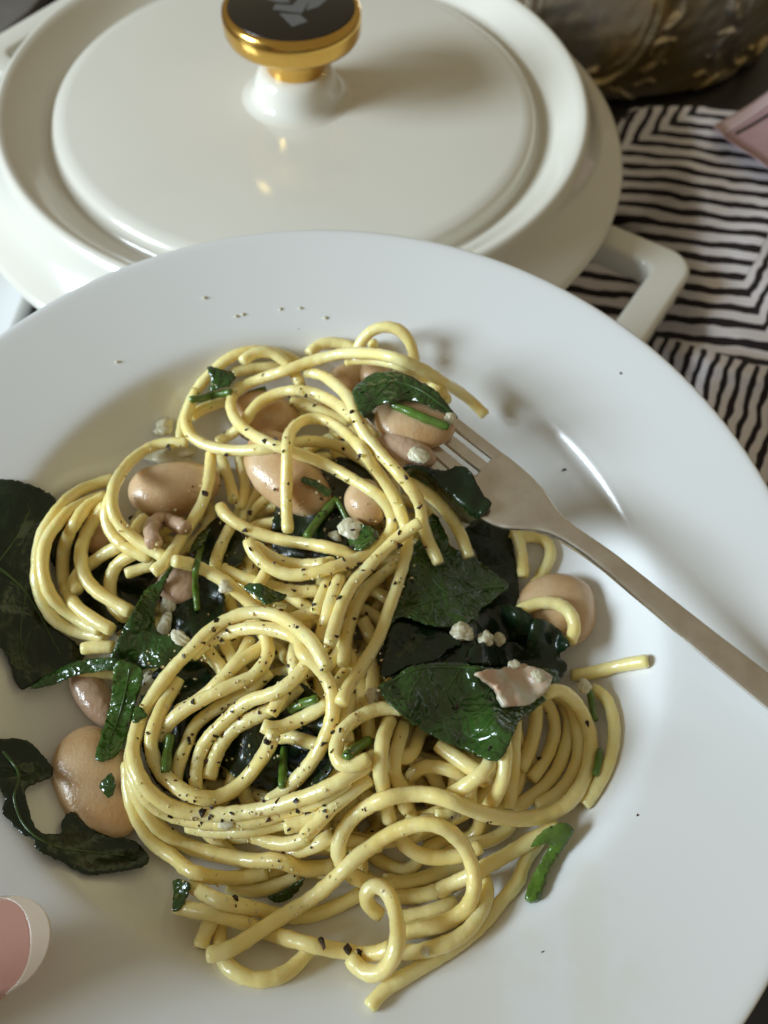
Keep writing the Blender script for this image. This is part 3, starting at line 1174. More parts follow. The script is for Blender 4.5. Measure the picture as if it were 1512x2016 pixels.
def filler(n, seed, shrink):
    g = np.random.default_rng(seed)
    c = MOUND.mean(0)
    poly = c + (MOUND - c) * shrink
    made = 0
    while made < n:
        q = g.uniform(poly.min(0), poly.max(0))
        if not inside(poly, q[0], q[1]):
            continue
        ra, rb = g.uniform(70, 190), g.uniform(50, 130)
        a0, span, tilt = g.uniform(0, 6.28), g.uniform(4.2, 7.5), g.uniform(0, 3.14)
        t = np.linspace(0, span, 22)
        grow = 1 + .25 * np.sin(t * g.uniform(.6, 1.4) + g.uniform(0, 6))
        x, y = ra * grow * np.cos(a0 + t), rb * grow * np.sin(a0 + t)
        pts = np.stack([q[0] + x * math.cos(tilt) - y * math.sin(tilt), q[1] + x * math.sin(tilt) + y * math.cos(tilt)], 1)
        for _ in range(12):                      # pull stray ends back into the heap
            o = ~inside(poly, pts[:, 0], pts[:, 1])
            pts[o] = pts[o] + (c - pts[o]) * .08
        strand(pts, 'pale spaghetti strand buried in the lower layers of the heap', 'buried spaghetti strands', sides=8, sink=.35, it=90)
        made += 1


filler(38, 11, .97)
filler(24, 12, .85)
filler(12, 13, .55)


def D_LEAF(path, label, **k):
    return leaf(path, label, MAT['leaf_dark_shaded'], **k)


D_LEAF('p -70,965 -30,948 0,944 30,946 64,956 110,984 96,1030 78,1080 72,1140 86,1200 116,1242 152,1268 164,1296 130,1322 84,1342 44,1356 30,1340 14,1296 -6,1266 -60,1240 -90,1100',
       'large dark spinach leaf lying at the far left side of the heap', it=60, ripple=.0007, fold=.006, ribs=(('p -60,1090 0,1120 60,1180 120,1290', .0004), ('p -10,1115 30,1060 60,1000', .00022), ('p 50,1170 40,1250 50,1330', .00022)))
D_LEAF('t -30,170 0,178 100,176 160,186 210,215 290,300 338,372 332,425 240,462 172,492 168,560 190,640 214,720 262,782 330,796 392,788 402,705 462,650 540,712 660,792 850,830 935,900 962,962 900,1010 700,1042 556,1052 400,972 238,892 218,830 120,770 56,700 16,650 30,570 0,500 -40,420',
       'dark wilted spinach leaf curled round the big bean at lower left', it=30, ripple=.0010, ribs=(('t 20,260 120,400 90,560 160,740 320,860 520,900 800,930', .00035),))
D_LEAF('E 260,430 420,290 640,300 1000,640 950,800 860,960 700,1150 420,880 230,620', 'dark spinach leaf inside the left loops of spaghetti', it=40)
D_LEAF('C 740,1090 860,900 960,830 1120,900 1140,1130 1000,1200 800,1180', 'dark spinach leaf under the front of the long bean', it=40)
D_LEAF('p 470,1380 560,1330 650,1400 660,1500 600,1560 480,1540 420,1470', 'dark spinach leaf deep inside the large front loop', it=30)
D_LEAF('p 285,1350 370,1290 440,1380 420,1520 330,1560 280,1470', 'dark spinach leaf low behind the left side of the front loop', it=30)
D_LEAF('p 560,960 680,900 740,960 720,1080 640,1130 540,1090', 'dark spinach leaf below the beans in the upper middle', it=30)
D_LEAF('N 760,470 870,455 985,512 1015,640 1045,800 1062,960 1075,1200 1085,1350 960,1310 860,1200 820,1100 800,900 740,700 650,560', 'dark spinach leaf standing behind the broad leaf beside the fork', it=60, lift=.002)

strand('N 1060,1220 1090,1090 1180,950 1260,830 1300,740 1290,650 1200,590 1090,600 1000,560', 'loop of spaghetti behind the fork neck above the right bean', it=60)
strand('N 1030,520 1065,620 1092,740 1095,890', 'short upright strand in shade below the fork head', it=60)

# ---- fork (its own line across the rim, tines in the pasta)
FA = (P(1200, 1108, .006) - PLATE_C) @ PB.T
FB = (P(1400, 1272, .003) - PLATE_C) @ PB.T
fd = (FB - FA)[:2]
fd = fd / np.linalg.norm(fd)
fn = np.array([-fd[1], fd[0]])
_fs = np.array([-72, -60, -50, -40, -30, -25, -20, -14, -5, 0, 15, 28, 43, 60, 80, 100, 115]) * .001
_fh = np.array([6.5, 4.6, 3.5, 2.5, 2.0, 2.3, 3.8, 5.0, 5.9, 6.0, 4.4, 3.1, 2.0, 1.35, 1.2, 1.6, 2.2]) * .001


def fork_h(s):
    return np.interp(s, _fs, _fh)


def fork_pt(s, off, dh=0.0):
    xy = FA[:2] + fd * s + fn * off
    return plate_to_world([xy[0], xy[1], float(fork_h(s)) + dh])


def fork_strip(stations, name, parent, nseg=8):
    """stations: (s, centre offset, half width, half thickness)"""
    st = np.array(stations)
    rings = []
    for s, c, w, t in st:
        ring = []
        for a in np.linspace(0, 2 * math.pi, 16, endpoint=False):
            x = math.copysign(abs(math.cos(a)) ** .45, math.cos(a)) * w
            z = math.copysign(abs(math.sin(a)) ** .6, math.sin(a)) * t
            ring.append(tuple(fork_pt(s, c + x, z) - fork_o))
        rings.append(ring)
    V, Fc = stack_rings(rings)
    return mesh_obj(name, V, Fc, MAT['steel'], parent)


fork_o = fork_pt(0, 0)
FORK = empty('fork', tuple(fork_o))
tag(FORK, 'steel fork lying across the plate rim with its tines in the pasta', 'fork')
ss_ = np.array([-.0375, -.0370, -.034, -.030, -.0265, -.0235, -.0205, -.0175, -.0145, -.011, -.006, 0, .008, .02, .035, .05, .065, .08, .095, .108, .1145, .115])
ww_ = np.array([.0088, .0092, .0093, .0091, .0086, .0076, .0058, .0040, .0030, .0025, .0024, .0025, .0027, .0030, .0034, .0037, .0040, .0043, .0046, .0046, .0036, .002])
tt_ = np.array([.0007, .0008, .0008, .0008, .0009, .0010, .0012, .0014, .0015, .0015, .0014, .0013, .0012, .0011, .0011, .0011, .0011, .0011, .0011, .0010, .0008, .0004])
su = np.concatenate([np.linspace(-.0375, -.004, 40), np.linspace(-.002, .115, 50)])
fork_strip([(s, 0, np.interp(s, ss_, ww_), np.interp(s, ss_, tt_)) for s in su], 'fork_body', FORK)
for k in range(4):
    off = (k - 1.5) * .0049
    pts = [(s, off * (1 - .08 * max(0, (-.04 - s) / .03)), .0016 * (1 if s > -.066 else max(.25, 1 - (-.066 - s) / .006 * .75)), .0008) for s in np.linspace(-.071, -.0365, 26)]
    fork_strip(pts, 'tine', FORK)
for k in range(4):
    s = np.linspace(-.071, -.02, 40)
    w3 = np.array([fork_pt(q, (k - 1.5) * .0049) for q in s])
    c = (w3 - CAM) @ M
    stamp_tube(np.stack([CX + F_PX * c[:, 0] / -c[:, 2], CY - F_PX * c[:, 1] / -c[:, 2]], 1), (w3 - PLATE_C) @ NPL - .0008, .0018)

# ---- beans
bean(199, 1056, 44, 34, 10, 'shaded tan bean behind the left loops of spaghetti', seed=2)
bean(1100, 1200, 72, 78, 80, 'smooth orange-tan bean at the right under a curved strand', seed=3, flat=.5, sink=.2)
bean(192, 1540, 118, 84, 62, 'big plain tan bean alone at the lower left of the heap', seed=4, flat=.55, sink=.2, pct=40)
bean(186, 1372, 74, 36, 58, 'wrinkled pink-brown bean half under the bright hanging leaf', MAT['bean_pink'], seed=5, flat=.8)
bean(344, 962, 92, 52, -6, 'long pink-tan bean framed by the left spaghetti loop', seed=6, flat=.75, pct=60)
bean(520, 820, 66, 50, 20, 'tan bean under the topmost spaghetti loop', seed=7, flat=.7)
bean(566, 934, 106, 62, 48, 'glistening orange bean in the middle crossed by an upright strand', seed=8, flat=.7, raise_=.001)
bean(721, 990, 46, 40, 65, 'small tan bean under the curve of the upper right loop', seed=9, flat=.9)
bean(688, 742, 36, 26, -20, 'small pinkish bean at the back left of the upper leaf', seed=10, flat=.9)
bean(738, 738, 30, 26, 20, 'round pinkish bean end touching the upper leaf', seed=11, flat=.9)
bean(818, 834, 80, 48, 12, 'brown bean sheltered under the upper right leaf', seed=12, flat=.55, sink=.5)
bean(800, 890, 62, 30, 20, 'split bean skin below the upper right leaf', MAT['bean_pink'], seed=13, flat=.8)
bean(352, 1150, 50, 46, 60, 'pinkish bean piece on dark leaf beside the shiny folded leaf', MAT['bean_pink'], seed=14, flat=.6)

S = strand
L_ = lambda path, label, m='leaf', **k: leaf(path, label, MAT[m], **k)
S('N 1050,1160 1130,1110 1260,1080 1380,1100 1460,1180 1480,1290 1440,1380', 'curved strand lying over the right hand bean')
# ---- left loops
S('E 700,10 560,50 420,110 300,220 210,340 150,470 130,620 130,780 170,930 260,1060 380,1130 520,1170 640,1185', 'outermost left loop of spaghetti ending in a pale tip')
S('E 640,130 500,180 380,240 280,340 200,450 165,600 180,760 235,890 325,985 450,1070 600,1145', 'second loop in from the left edge of the heap')
S('E 640,140 510,205 425,310 362,420 322,550 316,700 340,830 400,940 480,1010 580,1080 690,1140', 'third loop in from the left edge of the heap')
S('E 860,570 765,608 700,670 668,770 668,870 700,980 800,1050', 'thin looking arch inside the left loops')
S('E 750,505 640,560 540,630 450,700 400,780 425,850', 'strand crossing the left loops above the dark leaf')
S('E 640,200 560,300 490,420 450,560 462,690 512,790 600,870 700,930 830,1010', 'bright inner left loop running to the shiny folded leaf')
S('E 785,715 880,685 1010,640', 'short blunt piece of spaghetti under the left loop')
S('E 460,1275 560,1262 700,1262', 'short flat strand end below the outermost left loop')
S('E 425,1435 560,1440 760,1460', 'whitish strand end left of the bright hanging leaf')

# ---- back arcs at the top
S('B 510,195 505,285', 'stub of spaghetti upright behind the top strand', it=20)
S('A 1010,290 1080,225 1180,205 1290,220 1380,265', 'low arch at the back left of the topmost loop')
S('B 390,262 420,200 480,130 560,92 660,92 740,140 790,220 812,300 818,370', 'highest arch standing free at the back of the heap', lift=.006)
S('A 60,935 75,800 130,650 200,530 300,420 400,335 520,278 660,262 800,290 930,350', 'outer arc along the back left of the heap')
S('A 440,430 560,402 680,390 820,395', 'straight strand behind the topmost loop')
S('A 515,350 580,295 680,272 760,292 835,350 905,430 955,520', 'small bright arch at the back behind the topmost loop')
S('B 300,340 450,330 600,345 760,395 900,480 1000,560 1060,640', 'strand at the back running behind the upper leaf')
S('A 880,640 1050,690 1200,750 1320,790', 'lower of two strands arching over the upper bean')
S('A 135,760 160,735 250,690 400,640', 'short strand end beside the pale green stem')
S('A 330,950 430,890 510,830 570,740 640,655 760,590 900,560 1050,580 1180,640 1290,720 1350,770', 'strand arching over the upper tan bean', lift=.002)
S('C 1095,380 1135,520 1140,640 1100,760', 'strand lying along the left of the glistening bean')
S('C 960,350 1000,480 1040,600 1062,705', 'short hanging strand with blunt lower end beside the long bean')

# ---- middle lower strands
S('C 1040,890 1000,960 962,1050 930,1130 F 85,230', 'short upright strand left of the lower middle loop')
S('F 140,220 280,290 420,330 560,370 700,395 870,390', 'level strand behind the small curled leaf')
S('F 400,370 470,250 500,200', 'stub under the lower middle loop')
S('F 640,610 760,570 880,540 980,480', 'branching strand right of the small curled leaf')
S('F 940,150 930,300 880,450 830,560', 'upright strand in shade right of the lower middle loop')
S('F 1020,280 975,400 940,520 905,640 870,760', 'upright strand left of the paired blunt ends')
S('F 1180,600 1230,690 1270,800', 'short strand in shade between the upright pair')
S('F 1285,820 1270,960 1262,1110 H 1000,470 1010,660', 'upright strand just left of the front leaf')
S('H 860,330 850,450 820,560 850,700', 'thin strand seen between the front loop and the short loop')

# ---- right hand loops under the leaves
S('K 1000,185 1150,170 1300,130 1440,100 1575,80', 'straight strand end poking out to the right onto the plate', it=60)
S('K 1150,280 1250,340 1300,450 1322,580 1312,720 1272,860 1212,980 1150,1080 1095,1155', 'outermost right strand curving along the plate wall')
S('K 780,330 900,350 960,430 985,560 960,720 900,880 800,1010 680,1110 570,1190', 'shaded inner arc of the right hand loop')
S('K 800,300 930,340 1010,430 1062,680 1042,840 985,980 885,1080 740,1165', 'golden arc lining the right hand loop')
S('K 760,330 840,420 880,560 850,720 780,860 700,960', 'deep shaded strand inside the right hand loop')
S('K 0,700 130,790 260,880 400,930', 'strand slanting down below the front leaf')
S('K 700,330 735,400 745,470 722,620 680,760 620,890', 'strand dropping from the front leaf into the right loop')
S('K 430,700 400,840 320,930 200,1020 80,1090', 'strand running down left from the front leaf tip')
S('K 560,380 580,480 575,700 570,850 560,1000 540,1180', 'right strand of the pair dropping from the front leaf tip')
S('K 440,560 500,680 500,900 470,1010 420,1110 370,1190', 'left strand of the pair dropping from the front leaf tip')

# ---- bottom strands
S('K 760,1180 820,1300 760,1420 700,1500 M 1390,260 1370,350 1260,480 1130,640 980,780 800,900 600,1020 430,1120 330,1200 250,1300', 'outer bottom strand ending in a pale tip nearest the viewer')
S('L 450,640 430,720 425,840 430,960 480,1060 570,1130 700,1170 850,1150 960,1090 1050,1000 1100,930', 'shallow loop resting on the plate at the bottom left')
S('L 380,700 310,830 280,930', 'short strand end behind the bottom left loop')
S('M 350,350 500,370 650,340 800,280 980,215', 'strand crossing the bottom right interior of the heap')
S('M 400,480 560,475 720,445 860,390', 'shaded strand under the cut end at the bottom right')
S('M 440,630 620,605 760,570 900,500', 'shaded bottom strand behind the curled hook')
S('M 520,730 700,695 850,640 985,580', 'lowest inner strand behind the curled hook')
S('M 440,890 600,885 760,850 900,790 1020,690 1110,540 1130,400 1090,280', 'bottom right strand sweeping up beside the long diagonal')
S('K 900,1300 780,1380 M 1500,20 1400,90 1250,180 1100,260 960,340 860,380 755,440', 'strand with a clean cut end at the bottom right')
S('K 560,1300 480,1370 380,1420 M 950,100 800,180', 'wide strand under the right of the heap')
S('J 840,560 880,680 1000,765 1150,790 1320,770 1460,700', 'bowed strand under the long diagonal strand')
S('L 90,620 230,650 400,680 600,740 800,820 1000,880 1200,930 1400,962 M 215,905 340,890 420,850', 'bottom strand carrying three dark pepper flakes')
S('L 200,460 320,530 440,590 600,620 750,655 900,695 1100,690 1300,620 1490,515', 'bottom strand with a rough pale left side')
S('L 480,470 600,500 760,490 900,445 1020,400', 'whitish short strand under the lower left band')
S('I 115,380 122,560 165,740 230,880 330,1000 460,1085 L 180,345 320,395 480,412 620,402 780,370', 'outer lower left strand wrapping the front loop')
S('J 0,760 110,740 250,690 360,610', 'translucent strand right of the lower left band')
S('I 1040,925 1200,980 1350,985 1460,930', 'translucent short strand below the front loop')
S('I 560,850 750,890 950,890 1150,860 1350,810 1500,760 J 350,390 500,290', 'strand tucked under the front loop band')
S('J 0,560 150,520 300,430 450,330 620,205', 'middle strand of the band right of the front loop')
S('I 150,480 185,600 225,690 290,800 390,900 510,980 670,1040 850,1080 1050,1112 1250,1112 L 1050,345 1280,320', 'broad lower left strand speckled with pepper')
S('J 140,640 250,520 380,390 520,280 640,190', 'strand in the band beside the upright bright strand')

# ---- interior of the front loop
S('G 1030,290 985,400 900,510 800,650', 'short strand slanting inside the top of the front loop')
S('G 1180,540 1000,690 800,800 680,880 600,960 560,1080 I 530,300 490,430 470,560', 'bluish white strand inside the front loop')
S('G 1400,640 1240,790 1060,880 920,950 I 880,160 800,270 750,400 720,510', 'shaded strand inside the front loop')
S('G 1500,500 1350,600 1250,740 1180,860', 'brownish strand deep inside the front loop')
S('G 1480,440 1350,600 1200,700 1010,760 870,880 745,1000 I 680,260 640,380 622,500 630,610', 'pale strand curving down the middle of the front loop')
S('H 320,650 420,640 520,670 640,710', 'level strand behind the right side of the front loop')
S('H 210,560 260,585 350,575 460,530 580,470 700,395', 'strand with a hooked pale end inside the front loop')

# ---- shiny folded leaf and its neighbours
L_('E 1070,720 1250,700 1490,790 1500,1050 1300,1190 1150,1210 1040,900', 'dark leaf behind the shiny folded leaf', 'leaf_dark_shaded', it=20)
bean(352, 1150, 40, 42, 60, 'pinkish bean end right of the shiny folded leaf', MAT['bean_pink'], seed=15, flat=.5, sink=.6)
L_('E 1140,655 1020,775 930,840 860,960 790,1080 720,1230 678,1325 705,1362 900,1425 1100,1385 1215,1260 1130,1180 1020,1150 1000,1020 1045,860', 'shiny wet folded leaf left of the front loop', 'leaf', it=80, ripple=.0012, fold=.004)
L_('p 60,1355 110,1320 160,1300 220,1294 262,1308 276,1332 230,1320 160,1327 110,1346', 'narrow leaf edge reaching left from the shiny leaf', 'leaf', it=40)
L_('c5 620,1090 760,1140 725,1300 692,1420 640,1562 560,1612 508,1600 540,1470 590,1300', 'bright green leaf hanging over the big lower left bean', 'leaf_bright', it=120, ribs=(('c5 690,1120 660,1280 610,1440 545,1590', .0003),))
L_('L 90,420 200,450 190,540 135,640 75,655 82,520', 'small dark leaf tip under the lower left band', 'leaf', it=20)
L_('t 640,485 690,420 722,402 742,470 735,520 700,560', 'tiny leaf scrap stuck on the big lower left bean', 'leaf', it=10)
L_('L 780,560 860,520 1000,440 1060,415 1010,500 900,590', 'dark leaf between the bottom strands', 'leaf', it=10)

# ---- upper loops over everything
S('E 690,120 640,250 655,370 725,470 830,545 970,600', 'lower twin of the left loop round the long bean')
S('C 720,268 600,270 480,285 370,345 260,445 182,560 150,680 162,790 212,880 300,970 400,1040 520,1108 E 1075,605', 'left loop of spaghetti round the long bean', it=400)
S('C 890,340 886,450 872,560 842,680 792,790 722,900 652,1010 E 1129,565 1065,645 985,712', 'strand dropping in front of the long bean to a blunt end', it=400)
S('E 1135,620 1250,640 1380,692 F 160,318 260,402 365,495 450,570', 'strand running right from the tip of the shiny leaf')
S('G 1180,250 1110,365 960,450 840,570 720,690 600,780 480,840', 'upper twin of the bright strand across the front loop')
S('G 1130,240 1170,380 1120,500 1020,590 860,652 700,732 560,812 440,902 380,985 I 345,215', 'bright strand slanting across the front loop', it=400)
# front loop
S('G 215,900 190,1000 I 150,300 155,430 200,560 300,680 440,770 600,810 760,830 950,830 1150,790 1350,730 J 200,380 350,300 480,210', 'second outer strand below the front loop')
S('G 500,590 400,760 330,900 300,1000 I 290,230 310,350 365,450 460,545 580,622 720,652 845,622 960,542 1052,440 1122,340 1180,240 H 300,600', 'inner strand of the large front loop')
S('G 590,430 720,315 860,252 1000,216 1150,216 1290,250 1400,310 H 500,20 600,92 682,190 730,310 742,430 720,560 660,700 580,830 480,950 380,1042 I 1160,680', 'ring strand forming the right side of the front loop', it=400)
S('H 700,140 G 1500,330 1430,260 1340,182 1230,122 1100,97 960,112 820,172 700,255 600,370 480,485 360,640 270,780 200,920 165,1060 I 152,280 172,410 222,525 325,640 460,720 620,760 800,770 1000,750 1200,710 1400,650 J 215,318 350,252 500,170 620,92 H 1060,770', 'thick outer strand of the large front loop', it=500)

# ---- lower right of the front loop
S('H 1270,540 1225,700 1195,850 1205,960 1270,1045 J 870,380 930,450', 'golden twin of the bright upright strand')
S('H 1170,500 1115,640 1095,780 1090,900 1112,1020 J 745,320 760,430 790,530', 'bright upright strand left below the front leaf')
S('H 1260,440 1110,430 965,478 855,550 785,640 757,740 780,840 880,865 1010,800', 'short loop between the front loop and the front leaf')

# ---- right leaves
D_LEAF('p 742,1300 770,1225 850,1195 940,1190 1030,1200 1085,1270 1090,1350 1000,1340 900,1325 800,1345', 'dark leaf lying beneath the cheese crumbs and the front leaf', it=60, ripple=.0008)
L_('c7 165,400 185,260 215,150 380,170 520,235 480,262 400,325 280,350', 'dark wet leaf between the upright strands and the cheese crumbs', 'leaf_dark_shaded')
L_('c7 850,140 920,150 1012,240 965,300 1000,350 945,440 880,485 800,360 700,345 560,330 590,245 760,240 805,262 830,200', 'dark leaf with a raised pointed tip over the right hand bean', 'leaf_dark_shaded', it=50, ripple=.0010)
L_('c7 148,450 230,395 300,345 480,330 640,352 800,360 950,365 945,450 860,540 790,592 762,650 688,772 560,732 380,655 255,570', 'broad green leaf at the front right with a pointed lower tip', 'leaf', it=140, ripple=.0008, ribs=(('c7 940,400 760,375 560,355 330,360 165,440', .00042), ('c7 700,372 640,470 590,570', .00024), ('c7 520,355 460,450 400,560', .00024), ('c7 820,385 780,480 740,570', .0002), ('c7 360,360 310,430 275,520', .0002)))
L_('N 420,420 520,560 560,660 700,740 830,820 920,890 992,960 890,1050 790,1130 740,1215 600,1262 400,1250 200,1185 110,1245 130,1130 200,980 250,820 260,680 330,600', 'broadest green leaf right of the middle under the hanging strand ends', 'leaf', it=140, ripple=.0008, ribs=(('N 960,960 760,985 500,1050 280,1110 150,1160', .00045), ('N 760,985 640,900 560,790', .00024), ('N 560,1035 440,930 380,800', .00024), ('N 650,1010 640,1120 600,1210', .00024), ('N 420,1070 420,1150 380,1230', .0002)))
L_('N 200,80 300,60 420,85 520,100 600,68 680,85 740,170 790,270 862,352 780,440 700,492 560,445 440,335 340,215', 'crinkled almost black leaf lying on the fork head', 'leaf_dark_shaded', it=30, ripple=.0014)

# ---- big right loop and long diagonal
S('K 800,330 880,292 960,320 1042,400 1112,520 1146,650 1142,800 1110,930 1050,1050 960,1150 840,1220 700,1252 560,1256 400,1230 250,1182 100,1120 0,1085 J 1000,312 860,322 720,360 600,420 500,500 430,600 400,700 410,800 470,890 550,945 660,985 800,1000',
  'long strand from the right loop ending in a small loop at the lower middle', it=400)
S('L 330,985 480,950 620,872 800,752 980,642 1150,532 1300,395 1450,250 J 640,710 760,625 880,570 1000,537 1120,542 1230,592 1320,682 1382,800 1412,930 1408,1050 M 1005,520 930,600 800,675 650,715 500,740',
  'long diagonal strand with a curled right end across the bottom', it=500)
S('M 340,610 262,560 222,480 250,405 320,380 390,440 440,560 465,700 460,830 420,950 340,1040 250,1050 160,990 110,930', 'hook-shaped curl standing up at the bottom of the heap', lift=.003)

# lower middle loop and topmost strands
S('F 380,50 480,130 600,180 740,200 920,190', 'inner strand of the lower middle loop')
S('C 955,735 990,805 1080,870 1200,930 1330,972 1450,1000 D 500,800 680,835 830,890', 'strand with a cut left end across the lower middle loop')
S('A 180,560 120,690 95,800 130,890 220,955 360,1000 520,1010 680,1000 800,985 920,948 1050,940 1200,965 1330,1030 1450,1100 D 1000,285 1070,390', 'left hand loop under the topmost loop running right', it=400)
S('N 240,190 400,282 500,372 580,482 640,600 692,745', 'right strand hanging over the broadest leaf', it=300)
S('B 0,425 130,450 240,530 330,622 372,722 412,832 482,932 562,1032 640,1112 D 1180,305 1262,405 1312,505 1325,610 1352,725 1410,850 1452,945', 'long strand ending in a blunt tip on the broadest leaf', it=400)
S('B 1345,750 1260,662 1150,572 1000,482 880,402 760,350 600,302 450,285 300,285 A 1150,312 1000,352 850,410 700,460 560,512 470,565 432,640 438,720 492,810 580,882 680,937 790,982 D 420,130 560,182 680,242 800,312 920,382 1020,452 1080,532 1108,622 1086,722 1000,815 880,895 720,955 540,1005 350,1030 190,970 80,870 30,770', 'longest strand making the topmost loop and the lower middle loop', it=500)
S('F 1440,185 1330,272 1225,362 1155,470 1112,570 1080,680 1060,800 1040,950', 'lower of two parallel strands with blunt upper ends')
S('D 330,705 318,560 316,400 320,250 A 850,990 862,900 905,830 985,780 1080,768 1180,800 1290,880 1390,980 D 940,182 1022,290 1092,400 1142,500 1178,600 1205,680 N 240,640 205,800 152,980 90,1150 20,1350 F 1180,960 1080,1100 H 800,400', 'upside-down U strand standing over the glistening bean', it=500)
S('D 1315,635 1200,712 1100,792 1000,892 900,992 820,1082 F 1068,420 1020,520 985,640 940,790', 'upper of two parallel strands with blunt upper ends')

# ---- stems and small greens
G_ = lambda path, label, r=.0011, **k: strand(path, label, 'green stems in the pasta', r, MAT['stem'], 'spinach_sprig', 'greens', wob=1.6, sides=9, it=40, **k)
G_('A 125,630 220,622 330,592 440,575', 'pale green stem at the upper left of the heap')
G_('A 560,592 640,562 690,545', 'short green stem end inside the topmost loop', .0008)
G_('B 640,665 760,712 900,772 1075,832', 'bright green stem under the upper right leaf')
G_('D 468,745 540,640 620,540 690,462', 'olive green stem standing among the upper beans', .0011)
G_('D 690,470 740,560 780,650', 'thin green shred beside the small upper bean', .0006)
G_('E 1350,505 1318,620 1300,760 1318,990', 'thin green shred crossing the pinkish bean', .0008)
G_('H 412,452 500,402 622,360', 'cut green stem lying inside the front loop', .0011)
G_('H 832,800 920,722 1012,668', 'green stem scrap in the short loop', .0011)
G_('I 440,170 412,300 400,450', 'green stem standing at the left inside the front loop', .0011)
G_('I 1282,270 1278,400 1268,570', 'dark green stem at the back of the front loop', .0010)
leaf('c7 835,1160 895,1090 975,1055 1022,1072 1012,1110 960,1195 905,1300 866,1402 814,1396 832,1325 885,1225 925,1145 890,1150', 'bent green stalk lying alone on the plate at lower right', MAT['stem'], 'green stems in the pasta', ripple=.0006, name='spinach_sprig', cat='greens', th=.0016, gap=.0009, it=30)
G_('K 1080,262 1140,285 1152,400 1182,520', 'thin green stem along the right hand loop', .0008)
G_('K 1212,740 1205,830 1180,930', 'green shred between the two right strands', .0008)
L_('A 270,385 330,395 460,440 430,520 370,540 272,562 290,490 262,420', 'small dark square leaf scrap at the upper left', 'leaf', it=30)
L_('F 300,370 360,332 440,345 520,385 622,420 590,460 460,490 390,430', 'small curled leaf between the front loop and the middle loop', 'leaf', it=30, ripple=.0012)
L_('D 430,300 520,318 645,400 622,442 540,382 440,342', 'small leaf scrap on the glistening bean', 'leaf', it=20)
L_('D 800,665 900,655 1005,720 960,790 835,845 780,780', 'small folded leaf under the upper right loop', 'leaf_bright', it=30, ripple=.001)
L_('C 890,900 830,1020 740,1082 790,960', 'pointed leaf tip below the long bean', 'leaf', it=20)
L_('G 185,790 262,848 250,880 160,915', 'tiny leaf scrap stuck to the left of the front loop', 'leaf_bright', it=10)
L_('B 360,560 420,500 500,440 580,425 720,435 850,490 980,570 1080,690 1142,772 1000,712 860,652 740,640 660,650 560,670 500,712 440,762 372,640', 'glossy green leaf curled over the bean at the upper right', 'leaf', it=160, fold=.005, ribs=(('B 1110,750 980,640 820,540 620,500 400,580', .0004), ('B 820,540 720,590 640,640', .0002), ('B 640,500 560,570 480,690', .0002)))
strand('E 1000,500 968,390 1035,312 1150,340 1240,390', 'curled pinkish bean skin below the long bean', 'beans in the pasta', .0019, MAT['bean_pink'], 'bean_skin', 'bean skin', it=20, wob=2.0)

# ---- cheese and sauce
crumb(907, 1244, 19, 'cream coloured cheese lump on the right hand leaves', elong=1.2, ang=-35, seed=1)
crumb(957, 1258, 15, 'left half of the double cheese lump on the right hand leaves', seed=2)
crumb(980, 1260, 13, 'right half of the double cheese lump on the right hand leaves', seed=3)
leaf('K 290,180 380,145 480,140 560,120 640,105 720,135 790,160 850,220 830,290 760,340 700,395 620,415 560,420 500,415 455,360 430,290 370,240', 'pinkish white cheese smeared over the tip of the front leaf', MAT['cheese_pink'], 'soft cheese crumbs in the pasta', ripple=.0016, name='cheese_smear', cat='cheese', th=.0013, it=10, gap=.0004)
crumb(1058, 1330, 13, 'white cheese crumb at the right end of the pinkish smear', seed=21, flat=.5)
crumb(1012, 1310, 11, 'white cheese crumb at the top of the pinkish smear', seed=22, flat=.5)
crumb(331, 1190, 13, 'upper end of the pale cheese strip on the shiny leaf', elong=1.9, ang=80, seed=31, flat=.5)
crumb(326, 1228, 13, 'lower end of the pale cheese strip on the shiny leaf', elong=1.9, ang=95, seed=32, flat=.5)
crumb(354, 1255, 13, 'cheese lump where the shiny leaf meets the front loop', elong=1.7, ang=30, seed=33, flat=.5)
crumb(322, 842, 15, 'pale cheese lump at the upper left outside the loops', elong=1.4, ang=-40, seed=34)
crumb(338, 895, 26, 'greyish cheese patch above the long bean', elong=1.8, ang=-10, seed=35, flat=.4)
crumb(444, 1156, 12, 'white cheese chip on the strand beside the small curled leaf', elong=1.2, ang=15, seed=36, flat=.5)
crumb(660, 1055, 10, 'white cheese bit above the lower middle loop', elong=1.3, ang=20, seed=37)
crumb(292, 1345, 15, 'pale cheese lump against the left of the front loop', elong=1.8, ang=-60, seed=38, flat=.5)
crumb(735, 1373, 13, 'glossy cream drop at the corner of the front leaf', elong=1.4, ang=80, seed=39)
crumb(445, 1622, 11, 'white cheese bit on the band below the front loop', elong=1.3, seed=40, flat=.6)
crumb(838, 1872, 9, 'small cheese bit on the bottom right strand', seed=41)
crumb(885, 825, 12, 'pale cheese bit at the right tip of the upper leaf', seed=42)
crumb(825, 895, 16, 'yellowish cheese patch on the split bean skin', seed=43, flat=.4, elong=1.4, ang=30)
crumb(690, 1040, 22, 'pale cheese patch behind the olive stem', seed=44, flat=.4)
crumb(1150, 1352, 13, 'pale cheese on the thin stem of the right loop', seed=45, flat=.6)
crumb(640, 900, 10, 'small sauce lump on the upper loop', MAT['pasta'], seed=46)


